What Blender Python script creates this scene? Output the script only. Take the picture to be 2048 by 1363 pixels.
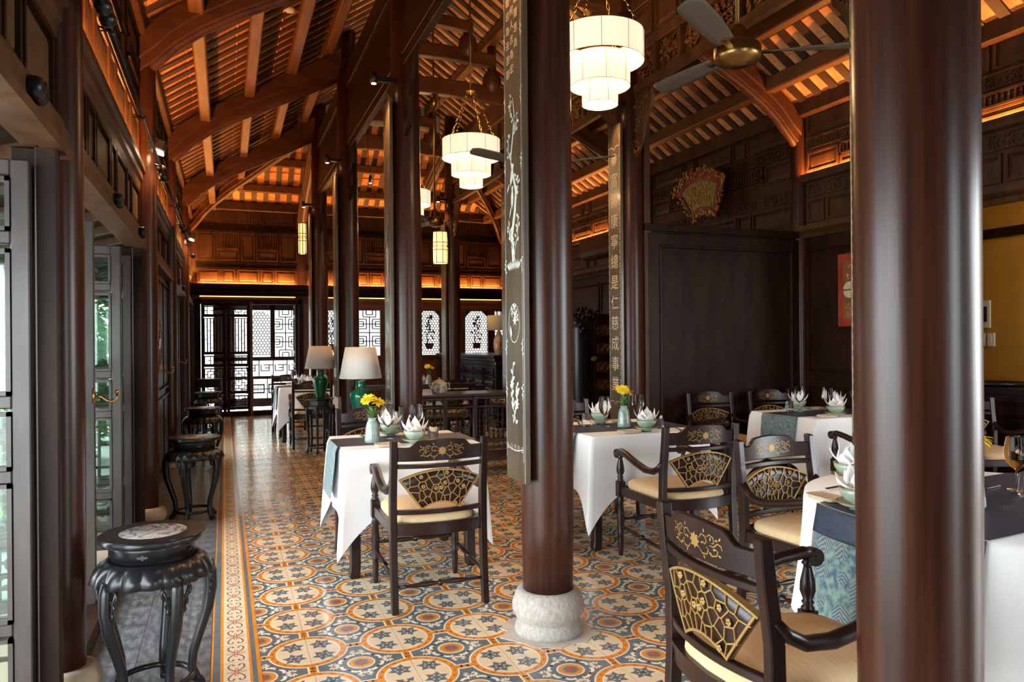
import bpy, math, random
from mathutils import Vector, Matrix
random.seed(11)
S = bpy.context.scene
for o in list(bpy.data.objects):
    bpy.data.objects.remove(o)
C = S.collection
PI = math.pi
sin, cos = math.sin, math.cos

# ------------------------------------------------------------------ camera, sky, exposure
TH = 0.367437
cam = bpy.data.cameras.new('camera')
cam.sensor_width = 36
cam.lens = 1494.65 * 36 / 2048
cam.clip_start = 0.02
cam_o = bpy.data.objects.new('camera', cam)
C.objects.link(cam_o)
cam_o.location = (0, 0, 1.369)
cam_o.rotation_euler = (Matrix.Rotation(-TH, 3, 'Z') @ Matrix.Rotation(PI / 2, 3, 'X') @ Matrix.Rotation(-0.0079, 3, 'Z')).to_euler()
S.camera = cam_o

world = bpy.data.worlds.new('sky')
S.world = world
world.use_nodes = True
bg = world.node_tree.nodes['Background']
bg.inputs[0].default_value = (0.86, 0.95, 1.0, 1)
bg.inputs[1].default_value = 12.0
S.view_settings.view_transform = 'Standard'
S.view_settings.look = 'None'
S.view_settings.gamma = 1
S.view_settings.use_curve_mapping = False
S.view_settings.exposure = 0.4
WARM = (1.0, 0.55, 0.22)
SPOT = 60.0

# ------------------------------------------------------------------ materials
MATS = {}


def lin(c):
    return tuple((x / 255) ** 2.2 for x in c)


def mat(name, col, rough=0.5, metal=0.0, coat=0.0, emit=0.0, ecol=None, col2=None, sc=(6, 6, 6), detail=4, bump=0.0, trans=0.0, alpha=1.0, spec=0.5, fac=(0.35, 0.65), bscale=1.0, ior=1.45, sheen=0.0):
    m = bpy.data.materials.new(name)
    m.use_nodes = True
    nt = m.node_tree
    N, L = nt.nodes, nt.links
    p = N['Principled BSDF']
    p.inputs['Base Color'].default_value = (*col, 1)
    p.inputs['Roughness'].default_value = rough
    p.inputs['Metallic'].default_value = metal
    p.inputs['Coat Weight'].default_value = coat
    p.inputs['Coat Roughness'].default_value = 0.12
    p.inputs['Transmission Weight'].default_value = trans
    p.inputs['Specular IOR Level'].default_value = spec
    p.inputs['IOR'].default_value = ior
    p.inputs['Sheen Weight'].default_value = sheen
    p.inputs['Alpha'].default_value = alpha
    if emit:
        p.inputs['Emission Color'].default_value = (*(ecol or col), 1)
        p.inputs['Emission Strength'].default_value = emit
    if col2 or bump:
        tc = N.new('ShaderNodeTexCoord')
        mp = N.new('ShaderNodeMapping')
        mp.inputs['Scale'].default_value = sc
        nz = N.new('ShaderNodeTexNoise')
        nz.inputs['Scale'].default_value = 1.0
        nz.inputs['Detail'].default_value = detail
        nz.inputs['Roughness'].default_value = 0.6
        L.new(tc.outputs['Object'], mp.inputs[0])
        L.new(mp.outputs[0], nz.inputs['Vector'])
        if col2:
            rp = N.new('ShaderNodeValToRGB')
            rp.color_ramp.elements[0].position = fac[0]
            rp.color_ramp.elements[1].position = fac[1]
            rp.color_ramp.elements[0].color = (*col, 1)
            rp.color_ramp.elements[1].color = (*col2, 1)
            L.new(nz.outputs[0], rp.inputs[0])
            L.new(rp.outputs[0], p.inputs['Base Color'])
        if bump:
            b = N.new('ShaderNodeBump')
            b.inputs['Strength'].default_value = bump
            b.inputs['Distance'].default_value = 0.01 * bscale
            L.new(nz.outputs[0], b.inputs['Height'])
            L.new(b.outputs[0], p.inputs['Normal'])
    MATS[name] = m
    return m


W_COL = mat('lacquered_column_wood', (0.027, 0.0085, 0.005), 0.29, spec=0.4, col2=(0.060, 0.018, 0.0088), sc=(45, 45, 1.6), bump=0.03)
W_DARK = mat('dark_wood', (0.012, 0.0046, 0.0026), 0.45, spec=0.18, col2=(0.027, 0.0105, 0.0055), sc=(9, 9, 2))
W_FURN = mat('furniture_wood', (0.012, 0.0048, 0.0038), 0.32, coat=0.1, spec=0.4, col2=(0.024, 0.0088, 0.0068), sc=(5, 5, 14))
W_BLK = mat('black_lacquer', (0.007, 0.007, 0.008), 0.33, coat=0.12, spec=0.4)
W_MID = mat('brown_wood', (0.046, 0.017, 0.006), 0.5, spec=0.35, col2=(0.092, 0.037, 0.013), sc=(7, 7, 2.5))
W_BEAM = mat('red_brown_beam_wood', (0.05, 0.015, 0.0055), 0.42, col2=(0.10, 0.033, 0.011), sc=(3, 9, 9))
W_RAFT = mat('rafter_wood', (0.045, 0.018, 0.008), 0.6, col2=(0.085, 0.035, 0.015), sc=(5, 5, 5))
W_PURL = mat('purlin_wood', (0.11, 0.042, 0.013), 0.5, col2=(0.18, 0.075, 0.024), sc=(12, 2, 12))
W_TAN = mat('tan_panel_wood', (0.07, 0.033, 0.012), 0.55, spec=0.3, col2=(0.105, 0.052, 0.02), sc=(3, 9, 9))
W_GREY = mat('weathered_frame_wood', (0.022, 0.014, 0.011), 0.4, coat=0.15, col2=(0.045, 0.032, 0.027), sc=(9, 9, 3))
W_BOARD = mat('old_board_wood', (0.05, 0.034, 0.019), 0.36, coat=0.2, col2=(0.115, 0.078, 0.045), sc=(6, 6, 1.3), bump=0.05)
TERRA = mat('terracotta', (0.52, 0.18, 0.055), 0.85, col2=(0.85, 0.42, 0.16), sc=(4, 4, 4), detail=5)
GOLD = mat('gold_paint', (0.34, 0.20, 0.06), 0.45, metal=0.4)
GILT = mat('gilt_carving', (0.36, 0.18, 0.03), 0.4, metal=0.5, col2=(0.55, 0.30, 0.06), sc=(30, 30, 30))
REDL = mat('red_lacquer', (0.24, 0.026, 0.010), 0.5, col2=(0.36, 0.05, 0.016), sc=(9, 9, 9))
PEARL = mat('mother_of_pearl', (0.62, 0.60, 0.48), 0.25, col2=(0.55, 0.62, 0.60), sc=(40, 40, 40), coat=0.3)
INLAY = mat('pale_inlay', (0.60, 0.44, 0.24), 0.4, col2=(0.72, 0.58, 0.38), sc=(40, 40, 40))
CLOTH = mat('white_tablecloth', (0.80, 0.79, 0.77), 0.9, sheen=0.1)
NAPK = mat('white_napkin', (0.85, 0.84, 0.83), 0.9)
NAVY = mat('navy_silk', (0.018, 0.026, 0.05), 0.5, col2=(0.035, 0.048, 0.085), sc=(60, 8, 60))
SEATM = mat('tan_seat_fabric', (0.56, 0.38, 0.20), 0.8, col2=(0.64, 0.46, 0.26), sc=(10, 160, 10), detail=2)
STONE = mat('column_stone', (0.30, 0.265, 0.225), 0.85, col2=(0.43, 0.39, 0.345), sc=(80, 80, 30), bump=0.25)
SAND = mat('sandstone', (0.36, 0.25, 0.16), 0.8, col2=(0.48, 0.37, 0.26), sc=(14, 14, 10), bump=0.3)
SLATE = mat('slate_tile', (0.07, 0.075, 0.085), 0.3, col2=(0.24, 0.25, 0.27), sc=(40, 14, 20), detail=10, bump=0.12, fac=(0.42, 0.75))
SMEAR = mat('cement_smear', (0.42, 0.38, 0.32), 0.6, col2=(0.52, 0.47, 0.40), sc=(14, 14, 14))
GROUT = mat('grout', (0.30, 0.24, 0.18), 0.8)
T_BLUE = mat('tile_slate_blue', lin((92, 102, 110)), 0.15, col2=lin((104, 113, 120)), sc=(9, 9, 9))
T_CREAM = mat('tile_cream', lin((226, 204, 172)), 0.15, col2=lin((216, 192, 158)), sc=(7, 7, 7))
T_WHITE = mat('tile_white', lin((233, 222, 200)), 0.15)
T_ORNG = mat('tile_orange', lin((222, 146, 56)), 0.15, col2=lin((206, 128, 48)), sc=(9, 9, 9))
T_RED = mat('tile_red', lin((186, 78, 48)), 0.15)
CELAD = mat('celadon_glaze', (0.27, 0.37, 0.28), 0.16, col2=(0.36, 0.44, 0.33), sc=(20, 20, 20), coat=0.4)
VASEG = mat('grey_green_glaze', (0.22, 0.30, 0.26), 0.2, col2=(0.33, 0.41, 0.36), sc=(8, 8, 30), coat=0.4)
RIMBR = mat('brown_rim', (0.30, 0.16, 0.06), 0.3)
PLATE = mat('speckled_plate', (0.50, 0.40, 0.26), 0.35, col2=(0.64, 0.55, 0.40), sc=(60, 60, 60))
GREENP = mat('green_porcelain', (0.004, 0.115, 0.055), 0.08, coat=0.6, col2=(0.008, 0.15, 0.075), sc=(5, 5, 5))
SHADE = mat('linen_shade', (0.78, 0.73, 0.66), 0.9)
BRASS = mat('aged_brass', (0.33, 0.20, 0.07), 0.3, metal=1.0)
STEEL = mat('brushed_steel', (0.45, 0.43, 0.4), 0.28, metal=1.0)
BLADE = mat('fan_blade_grey', (0.105, 0.082, 0.06), 0.45)
BLACKM = mat('black_metal', (0.012, 0.012, 0.013), 0.3)
LITSH = mat('lit_parchment', (0.9, 0.75, 0.5), 0.9, emit=0.72, ecol=(1.0, 0.82, 0.58), col2=(1.0, 0.85, 0.6), sc=(5, 5, 1.5))
LITLN = mat('lit_lantern_paper', (0.9, 0.7, 0.4), 0.9, emit=1.2, ecol=(1.0, 0.62, 0.22))
LED = mat('led_strip', (1, 0.5, 0.15), 0.5, emit=240.0, ecol=(1.0, 0.40, 0.09))
BULB = mat('lit_bulb', (1, 0.9, 0.7), 0.5, emit=40.0, ecol=(1.0, 0.74, 0.42))
WHITEP = mat('white_plastic', (0.62, 0.58, 0.50), 0.4)
PLAST = mat('white_plaster', (0.55, 0.54, 0.52), 0.9)
YELLW = mat('yellow_wall_paint', (0.40, 0.185, 0.014), 0.85, col2=(0.44, 0.21, 0.02), sc=(2, 2, 2))
PAPER = mat('picture_brown_silk', (0.15, 0.055, 0.015), 0.6, col2=(0.22, 0.09, 0.025), sc=(4, 4, 4))
PETAL = mat('yellow_petals', (0.86, 0.62, 0.015), 0.6)
PETC = mat('flower_heart', (0.55, 0.42, 0.03), 0.7)
LEAFG = mat('green_leaves', (0.06, 0.16, 0.035), 0.5, col2=(0.10, 0.24, 0.06), sc=(9, 9, 9))
BUSHA = mat('garden_leaves', (0.10, 0.22, 0.045), 0.5, col2=(0.26, 0.42, 0.12), sc=(4, 4, 4))
BUSHB = mat('pale_garden_leaves', (0.20, 0.34, 0.10), 0.5, col2=(0.42, 0.55, 0.24), sc=(4, 4, 4))
BARK = mat('bark', (0.10, 0.075, 0.05), 0.9)
PAVE = mat('pale_paving', (0.55, 0.54, 0.50), 0.8, col2=(0.45, 0.46, 0.42), sc=(2, 2, 2))
CHERRY = mat('reddish_lattice_wood', (0.12, 0.045, 0.02), 0.45, col2=(0.18, 0.075, 0.036), sc=(6, 6, 2))
POTT = mat('painted_stoneware', (0.42, 0.36, 0.25), 0.4, col2=(0.10, 0.11, 0.11), sc=(26, 26, 26), fac=(0.5, 0.62))
AMBER = mat('amber_glaze', (0.32, 0.13, 0.03), 0.2, col2=(0.55, 0.42, 0.26), sc=(4, 4, 8), coat=0.3)
VELLUM = mat('woven_shade', (0.45, 0.35, 0.19), 0.9)


def marble():
    m = mat('veined_marble', (0.5, 0.48, 0.46), 0.2)
    nt = m.node_tree
    N, L = nt.nodes, nt.links
    tc = N.new('ShaderNodeTexCoord')
    wv = N.new('ShaderNodeTexWave')
    wv.inputs['Scale'].default_value = 5
    wv.inputs['Distortion'].default_value = 20
    wv.inputs['Detail'].default_value = 5
    wv.inputs['Detail Scale'].default_value = 1.6
    rp = N.new('ShaderNodeValToRGB')
    rp.color_ramp.elements[0].color = (0.16, 0.16, 0.17, 1)
    rp.color_ramp.elements[1].color = (0.42, 0.39, 0.36, 1)
    rp.color_ramp.elements[1].position = 0.45
    L.new(tc.outputs['Object'], wv.inputs[0])
    L.new(wv.outputs[0], rp.inputs[0])
    L.new(rp.outputs[0], N['Principled BSDF'].inputs['Base Color'])
    return m


def brocade():
    # woven hills-and-waves silk: wavy stripes inside cell medallions, teal / red / cream threads
    m = mat('hill_and_wave_brocade', (0.1, 0.25, 0.32), 0.55, sheen=0.3)
    nt = m.node_tree
    N, L = nt.nodes, nt.links
    tc = N.new('ShaderNodeTexCoord')
    vo = N.new('ShaderNodeTexVoronoi')
    vo.inputs['Scale'].default_value = 10
    vo.inputs['Randomness'].default_value = 0.45
    wv = N.new('ShaderNodeTexWave')
    wv.wave_type = 'RINGS'
    wv.inputs['Scale'].default_value = 16
    wv.inputs['Distortion'].default_value = 3.5
    nz = N.new('ShaderNodeTexNoise')
    nz.inputs['Scale'].default_value = 22
    r1 = N.new('ShaderNodeValToRGB')
    cr = r1.color_ramp
    cr.interpolation = 'CONSTANT'
    cr.elements[0].color = (0.035, 0.13, 0.18, 1)
    cr.elements[1].color = (0.12, 0.28, 0.34, 1)
    cr.elements[1].position = 0.3
    for pos, c in ((0.55, (0.38, 0.38, 0.20, 1)), (0.7, (0.05, 0.18, 0.26, 1)), (0.84, (0.22, 0.045, 0.07, 1))):
        e = cr.elements.new(pos)
        e.color = c
    r2 = N.new('ShaderNodeValToRGB')
    c2 = r2.color_ramp
    c2.elements[0].color = (0.03, 0.11, 0.17, 1)
    c2.elements[1].color = (0.22, 0.32, 0.27, 1)
    c2.elements[0].position = 0.38
    c2.elements[1].position = 0.62
    mx = N.new('ShaderNodeMix')
    mx.data_type = 'RGBA'
    mr = N.new('ShaderNodeMath')
    mr.operation = 'LESS_THAN'
    mr.inputs[1].default_value = 0.47
    L.new(tc.outputs['Object'], vo.inputs['Vector'])
    L.new(vo.outputs['Position'], nz.inputs['Vector'])
    sb = N.new('ShaderNodeVectorMath')
    sb.operation = 'SUBTRACT'
    L.new(tc.outputs['Object'], sb.inputs[0])
    sc2 = N.new('ShaderNodeVectorMath')
    sc2.operation = 'SCALE'
    sc2.inputs['Scale'].default_value = 0.0909
    L.new(vo.outputs['Position'], sc2.inputs[0])
    L.new(vo.outputs['Position'], sb.inputs[1])
    sp = N.new('ShaderNodeSeparateXYZ')
    L.new(sb.outputs[0], sp.inputs[0])

    def mth(op, a, b_=None):
        q = N.new('ShaderNodeMath')
        q.operation = op
        for k, x in enumerate((a, b_)):
            if x is None:
                continue
            if isinstance(x, (int, float)):
                q.inputs[k].default_value = x
            else:
                L.new(x, q.inputs[k])
        return q.outputs[0]
    n3 = N.new('ShaderNodeTexNoise')
    n3.inputs['Scale'].default_value = 55
    L.new(tc.outputs['Object'], n3.inputs['Vector'])
    h = mth('ADD', sp.outputs['Z'], mth('MULTIPLY', mth('ADD', mth('ABSOLUTE', sp.outputs['Y']), mth('ABSOLUTE', sp.outputs['X'])), 0.9))
    h = mth('ADD', h, mth('MULTIPLY', n3.outputs[0], 0.014))
    wvo = mth('FRACT', mth('MULTIPLY', h, 62.0))
    n2 = N.new('ShaderNodeTexNoise')
    n2.inputs['Scale'].default_value = 40
    L.new(tc.outputs['Object'], n2.inputs['Vector'])
    L.new(vo.outputs['Distance'], mr.inputs[0])
    L.new(wvo, r1.inputs[0])
    L.new(n2.outputs[0], r2.inputs[0])
    L.new(mr.outputs[0], mx.inputs['Factor'])
    L.new(r2.outputs[0], mx.inputs['A'])
    L.new(r1.outputs[0], mx.inputs['B'])
    L.new(mx.outputs['Result'], N['Principled BSDF'].inputs['Base Color'])
    return m


MARBLE = marble()
BROC = brocade()


def pane_mat():
    # thin window glass: mostly clear, with a faint green cast and mirror-like reflection
    m = bpy.data.materials.new('window_glass')
    m.use_nodes = True
    nt = m.node_tree
    N, L = nt.nodes, nt.links
    N.remove(N['Principled BSDF'])
    t = N.new('ShaderNodeBsdfTransparent')
    t.inputs[0].default_value = (0.80, 0.88, 0.84, 1)
    g = N.new('ShaderNodeBsdfGlossy')
    g.inputs['Roughness'].default_value = 0.03
    lw = N.new('ShaderNodeLayerWeight')
    lw.inputs[0].default_value = 0.5
    pw = N.new('ShaderNodeMath')
    pw.operation = 'POWER'
    pw.inputs[1].default_value = 4.0
    f = N.new('ShaderNodeMath')
    f.operation = 'MULTIPLY_ADD'
    f.inputs[1].default_value = 0.55
    f.inputs[2].default_value = 0.05
    L.new(lw.outputs['Facing'], pw.inputs[0])
    L.new(pw.outputs[0], f.inputs[0])
    mx = N.new('ShaderNodeMixShader')
    L.new(f.outputs[0], mx.inputs[0])
    L.new(t.outputs[0], mx.inputs[1])
    L.new(g.outputs[0], mx.inputs[2])
    L.new(mx.outputs[0], N['Material Output'].inputs[0])
    return m


PANE = pane_mat()
WINE = mat('thin_drinking_glass', (0.97, 0.98, 0.98), 0.0, trans=1.0, ior=1.2)


# ------------------------------------------------------------------ mesh helpers
def T(x=0, y=0, z=0):
    return Matrix.Translation((x, y, z))


def Rz(a):
    return Matrix.Rotation(a, 4, 'Z')


def Rx(a):
    return Matrix.Rotation(a, 4, 'X')


def Ry(a):
    return Matrix.Rotation(a, 4, 'Y')


class B:
    def __init__(s):
        s.v, s.f, s.m, s.s = [], [], [], []

    def add(s, vs, fs, mi=0, M=None, sm=False):
        n = len(s.v)
        if M is not None:
            vs = [tuple(M @ Vector(p)) for p in vs]
        s.v += vs
        for f in fs:
            s.f.append([i + n for i in f])
            s.m.append(mi)
            s.s.append(sm)
        return s

    def box(s, x0, y0, z0, x1, y1, z1, mi=0, M=None):
        return s.add([(x0, y0, z0), (x1, y0, z0), (x1, y1, z0), (x0, y1, z0), (x0, y0, z1), (x1, y0, z1), (x1, y1, z1), (x0, y1, z1)],
                     [(0, 3, 2, 1), (4, 5, 6, 7), (0, 1, 5, 4), (1, 2, 6, 5), (2, 3, 7, 6), (3, 0, 4, 7)], mi, M)

    def bar(s, p, q, w, h, mi=0, up=(0, 0, 1), M=None):
        p, q = Vector(p), Vector(q)
        d = (q - p)
        ln = d.length
        d.normalize()
        u = Vector(up)
        x = d.cross(u)
        if x.length < 1e-5:
            x = d.cross(Vector((1, 0, 0)))
        x.normalize()
        z = x.cross(d)
        K = Matrix((x, d, z)).transposed().to_4x4()
        K.translation = p
        if M is not None:
            K = M @ K
        return s.box(-w / 2, 0, -h / 2, w / 2, ln, h / 2, mi, K)

    def lathe(s, prof, n=16, mi=0, M=None, sm=True, cap=True, lob=None):
        vs, fs = [], []
        for k, (r, z) in enumerate(prof):
            for i in range(n):
                a = 2 * PI * i / n
                rr = r * (lob(a, k) if lob else 1)
                vs.append((rr * cos(a), rr * sin(a), z))
        for k in range(len(prof) - 1):
            for i in range(n):
                j = (i + 1) % n
                fs.append((k * n + i, k * n + j, (k + 1) * n + j, (k + 1) * n + i))
        s.add(vs, fs, mi, M, sm)
        if cap:
            c = []
            if prof[0][0] > 1e-4:
                c.append(tuple(range(n - 1, -1, -1)))
            if prof[-1][0] > 1e-4:
                c.append(tuple((len(prof) - 1) * n + i for i in range(n)))
            b = len(s.v) - len(vs)
            for f in c:
                s.f.append([i + b for i in f])
                s.m.append(mi)
                s.s.append(False)
        return s

    def tube(s, pts, r, n=8, mi=0, M=None, closed=False, sx=1.0, cap=True):
        pts = [Vector(p) for p in pts]
        m = len(pts)
        rs = r if isinstance(r, (list, tuple)) else [r] * m
        vs, fs = [], []
        ref = None
        for k, p in enumerate(pts):
            a = pts[k - 1] if (k > 0 or closed) else p
            b = pts[(k + 1) % m] if (k < m - 1 or closed) else p
            d = (b - a).normalized()
            if ref is None:
                ref = Vector((0, 0, 1)) if abs(d.z) < 0.9 else Vector((1, 0, 0))
            x = ref - d * ref.dot(d)
            if x.length < 1e-5:
                x = d.orthogonal()
            x.normalize()
            ref = x
            y = d.cross(x)
            for i in range(n):
                t = 2 * PI * i / n
                vs.append(tuple(p + (x * cos(t) + y * sin(t) * sx) * rs[k]))
        for k in range(m if closed else m - 1):
            k2 = (k + 1) % m
            for i in range(n):
                j = (i + 1) % n
                fs.append((k * n + i, k * n + j, k2 * n + j, k2 * n + i))
        s.add(vs, fs, mi, M, True)
        if cap and not closed:
            b = len(s.v) - len(vs)
            for f in (tuple(range(n - 1, -1, -1)), tuple((m - 1) * n + i for i in range(n))):
                s.f.append([i + b for i in f])
                s.m.append(mi)
                s.s.append(False)
        return s

    def prism(s, poly, z0, z1, mi=0, M=None, sm=False):
        n = len(poly)
        vs = [(x, y, z0) for x, y in poly] + [(x, y, z1) for x, y in poly]
        s.add(vs, [tuple(range(n - 1, -1, -1)), tuple(range(n, 2 * n))], mi, M)
        b = len(s.v) - 2 * n
        for i in range(n):
            j = (i + 1) % n
            s.f.append([b + i, b + j, b + n + j, b + n + i])
            s.m.append(mi)
            s.s.append(sm)
        return s

    def flat(s, poly, z=0.0, mi=0, M=None):
        return s.add([(x, y, z) for x, y in poly], [tuple(range(len(poly)))], mi, M)

    def grid(s, fn, nu, nv, mi=0, M=None, closed=False, sm=True):
        vs = [tuple(fn(i / nu, j / nv)) for j in range(nv + 1) for i in range(nu if closed else nu + 1)]
        w = nu if closed else nu + 1
        fs = []
        for j in range(nv):
            for i in range(nu):
                i2 = (i + 1) % w
                fs.append((j * w + i, j * w + i2, (j + 1) * w + i2, (j + 1) * w + i))
        return s.add(vs, fs, mi, M, sm)

    def mesh(s, name, mats):
        me = bpy.data.meshes.new(name)
        me.from_pydata(s.v, [], s.f)
        for m in (mats if isinstance(mats, (list, tuple)) else [mats]):
            me.materials.append(m)
        me.polygons.foreach_set('material_index', s.m)
        me.polygons.foreach_set('use_smooth', s.s)
        me.update()
        return me

    def obj(s, name, mats, parent=None, bev=0.0, loc=None, seg=1, solid=0.0):
        o = bpy.data.objects.new(name, s.mesh(name, mats))
        C.objects.link(o)
        o.parent = parent
        if loc:
            o.location = loc
        if solid:
            md = o.modifiers.new('thickness', 'SOLIDIFY')
            md.thickness = solid
            md.offset = 0
        if bev:
            md = o.modifiers.new('edges', 'BEVEL')
            md.width = bev
            md.segments = seg
            md.limit_method = 'ANGLE'
            md.angle_limit = 0.7
        return o


def put(name, me, parent=None, loc=(0, 0, 0), rz=0.0, scale=None):
    o = bpy.data.objects.new(name, me)
    C.objects.link(o)
    o.parent = parent
    o.location = loc
    o.rotation_euler = (0, 0, rz)
    if scale:
        o.scale = scale
    return o


def tag(o, label=None, cat=None, group=None, kind=None):
    if label:
        o['label'] = label
    if cat:
        o['category'] = cat
    if group:
        o['group'] = group
    if kind:
        o['kind'] = kind
    return o


def thing(name, label, cat, loc=(0, 0, 0), rz=0.0, group=None):
    o = bpy.data.objects.new(name, None)
    C.objects.link(o)
    o.empty_display_size = 0.05
    o.location = loc
    o.rotation_euler = (0, 0, rz)
    return tag(o, label, cat, group)


def struct(name, loc=(0, 0, 0)):
    o = bpy.data.objects.new(name, None)
    C.objects.link(o)
    o.location = loc
    return tag(o, kind='structure')


def dup(src, loc, rz, label, group=None, kids=True):
    r = src.copy()
    C.objects.link(r)
    r.location = loc
    r.rotation_euler = (0, 0, rz)
    r['label'] = label
    if group:
        r['group'] = group
    if kids:
        for ch in src.children:
            c = ch.copy()
            C.objects.link(c)
            c.parent = r
            for g in ch.children:
                d = g.copy()
                C.objects.link(d)
                d.parent = c
    return r


def light(kind, name, loc, energy, col=WARM, rot=None, target=None, size=0.05, angle=1.2, blend=0.6, parent=None):
    li = bpy.data.lights.new(name, kind)
    li.energy = energy
    li.color = col
    if kind == 'SPOT':
        li.spot_size = angle
        li.spot_blend = blend
    if kind in ('SPOT', 'POINT'):
        li.shadow_soft_size = size
    if kind == 'AREA':
        li.size = size
    o = bpy.data.objects.new(name, li)
    C.objects.link(o)
    o.parent = parent
    o.location = loc
    if target is not None:
        o.rotation_euler = (Vector(target) - Vector(loc)).to_track_quat('-Z', 'Y').to_euler()
    return o


def ell(cx, cy, a, b, rot=0.0, n=8):
    c, s_ = cos(rot), sin(rot)
    return [(cx + a * cos(t) * c - b * sin(t) * s_, cy + a * cos(t) * s_ + b * sin(t) * c) for t in [2 * PI * i / n for i in range(n)]]


def leaf(cx, cy, ln, w, ang):
    pts = [(0, 0), (0.3, 0.8), (0.6, 0.9), (1, 0), (0.6, -0.9), (0.3, -0.8)]
    c, s_ = cos(ang), sin(ang)
    return [(cx + ln * u * c - w * v * s_, cy + ln * u * s_ + w * v * c) for u, v in pts]


def star(cx, cy, r1, r2, n, rot=0.0):
    return [(cx + (r1 if i % 2 == 0 else r2) * cos(rot + PI * i / n), cy + (r1 if i % 2 == 0 else r2) * sin(rot + PI * i / n)) for i in range(2 * n)]


def stroke(b, pts, w, z=0.0, mi=0, M=None):
    L, R = [], []
    m = len(pts)
    for k in range(m):
        ax, ay = pts[max(k - 1, 0)]
        bx, by = pts[min(k + 1, m - 1)]
        d = math.hypot(bx - ax, by - ay) or 1
        ww = w[k] if isinstance(w, (list, tuple)) else w
        nx, ny = -(by - ay) / d * ww / 2, (bx - ax) / d * ww / 2
        L.append((pts[k][0] + nx, pts[k][1] + ny, z))
        R.append((pts[k][0] - nx, pts[k][1] - ny, z))
    b.add(L + R, [(k, m + k, m + k + 1, k + 1) for k in range(m - 1)], mi, M)


# rows of columns
XL, XA, XB, XC = -0.56, 1.41, 3.57, 5.60
YC = [3.24, 6.17, 9.1, 12.03]
YF = 15.0
XM = (XA + XB) / 2


def proj(x, y, z):
    d = x * sin(TH) + y * cos(TH)
    if d < 0.3:
        return None
    return 1024 + 1494.65 * (x * cos(TH) - y * sin(TH)) / d, 681.5 + 1494.65 * (1.369 - z) / d, d


def inframe(x, y, z, m=40):
    p = proj(x, y, z)
    return p is not None and -m < p[0] < 2048 + m and -m < p[1] < 1363 + m


# ------------------------------------------------------------------ floor
floor = tag(B().box(-1.0, -1.6, -0.06, 7.6, 15.6, -0.004).obj('floor', GROUT), kind='structure')
TS = 0.2


def quarter(r, n=9):
    return [(0.004, 0.004)] + [(max(0.004, r * cos(PI / 2 * i / n)), max(0.004, r * sin(PI / 2 * i / n))) for i in range(n + 1)]


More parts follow.
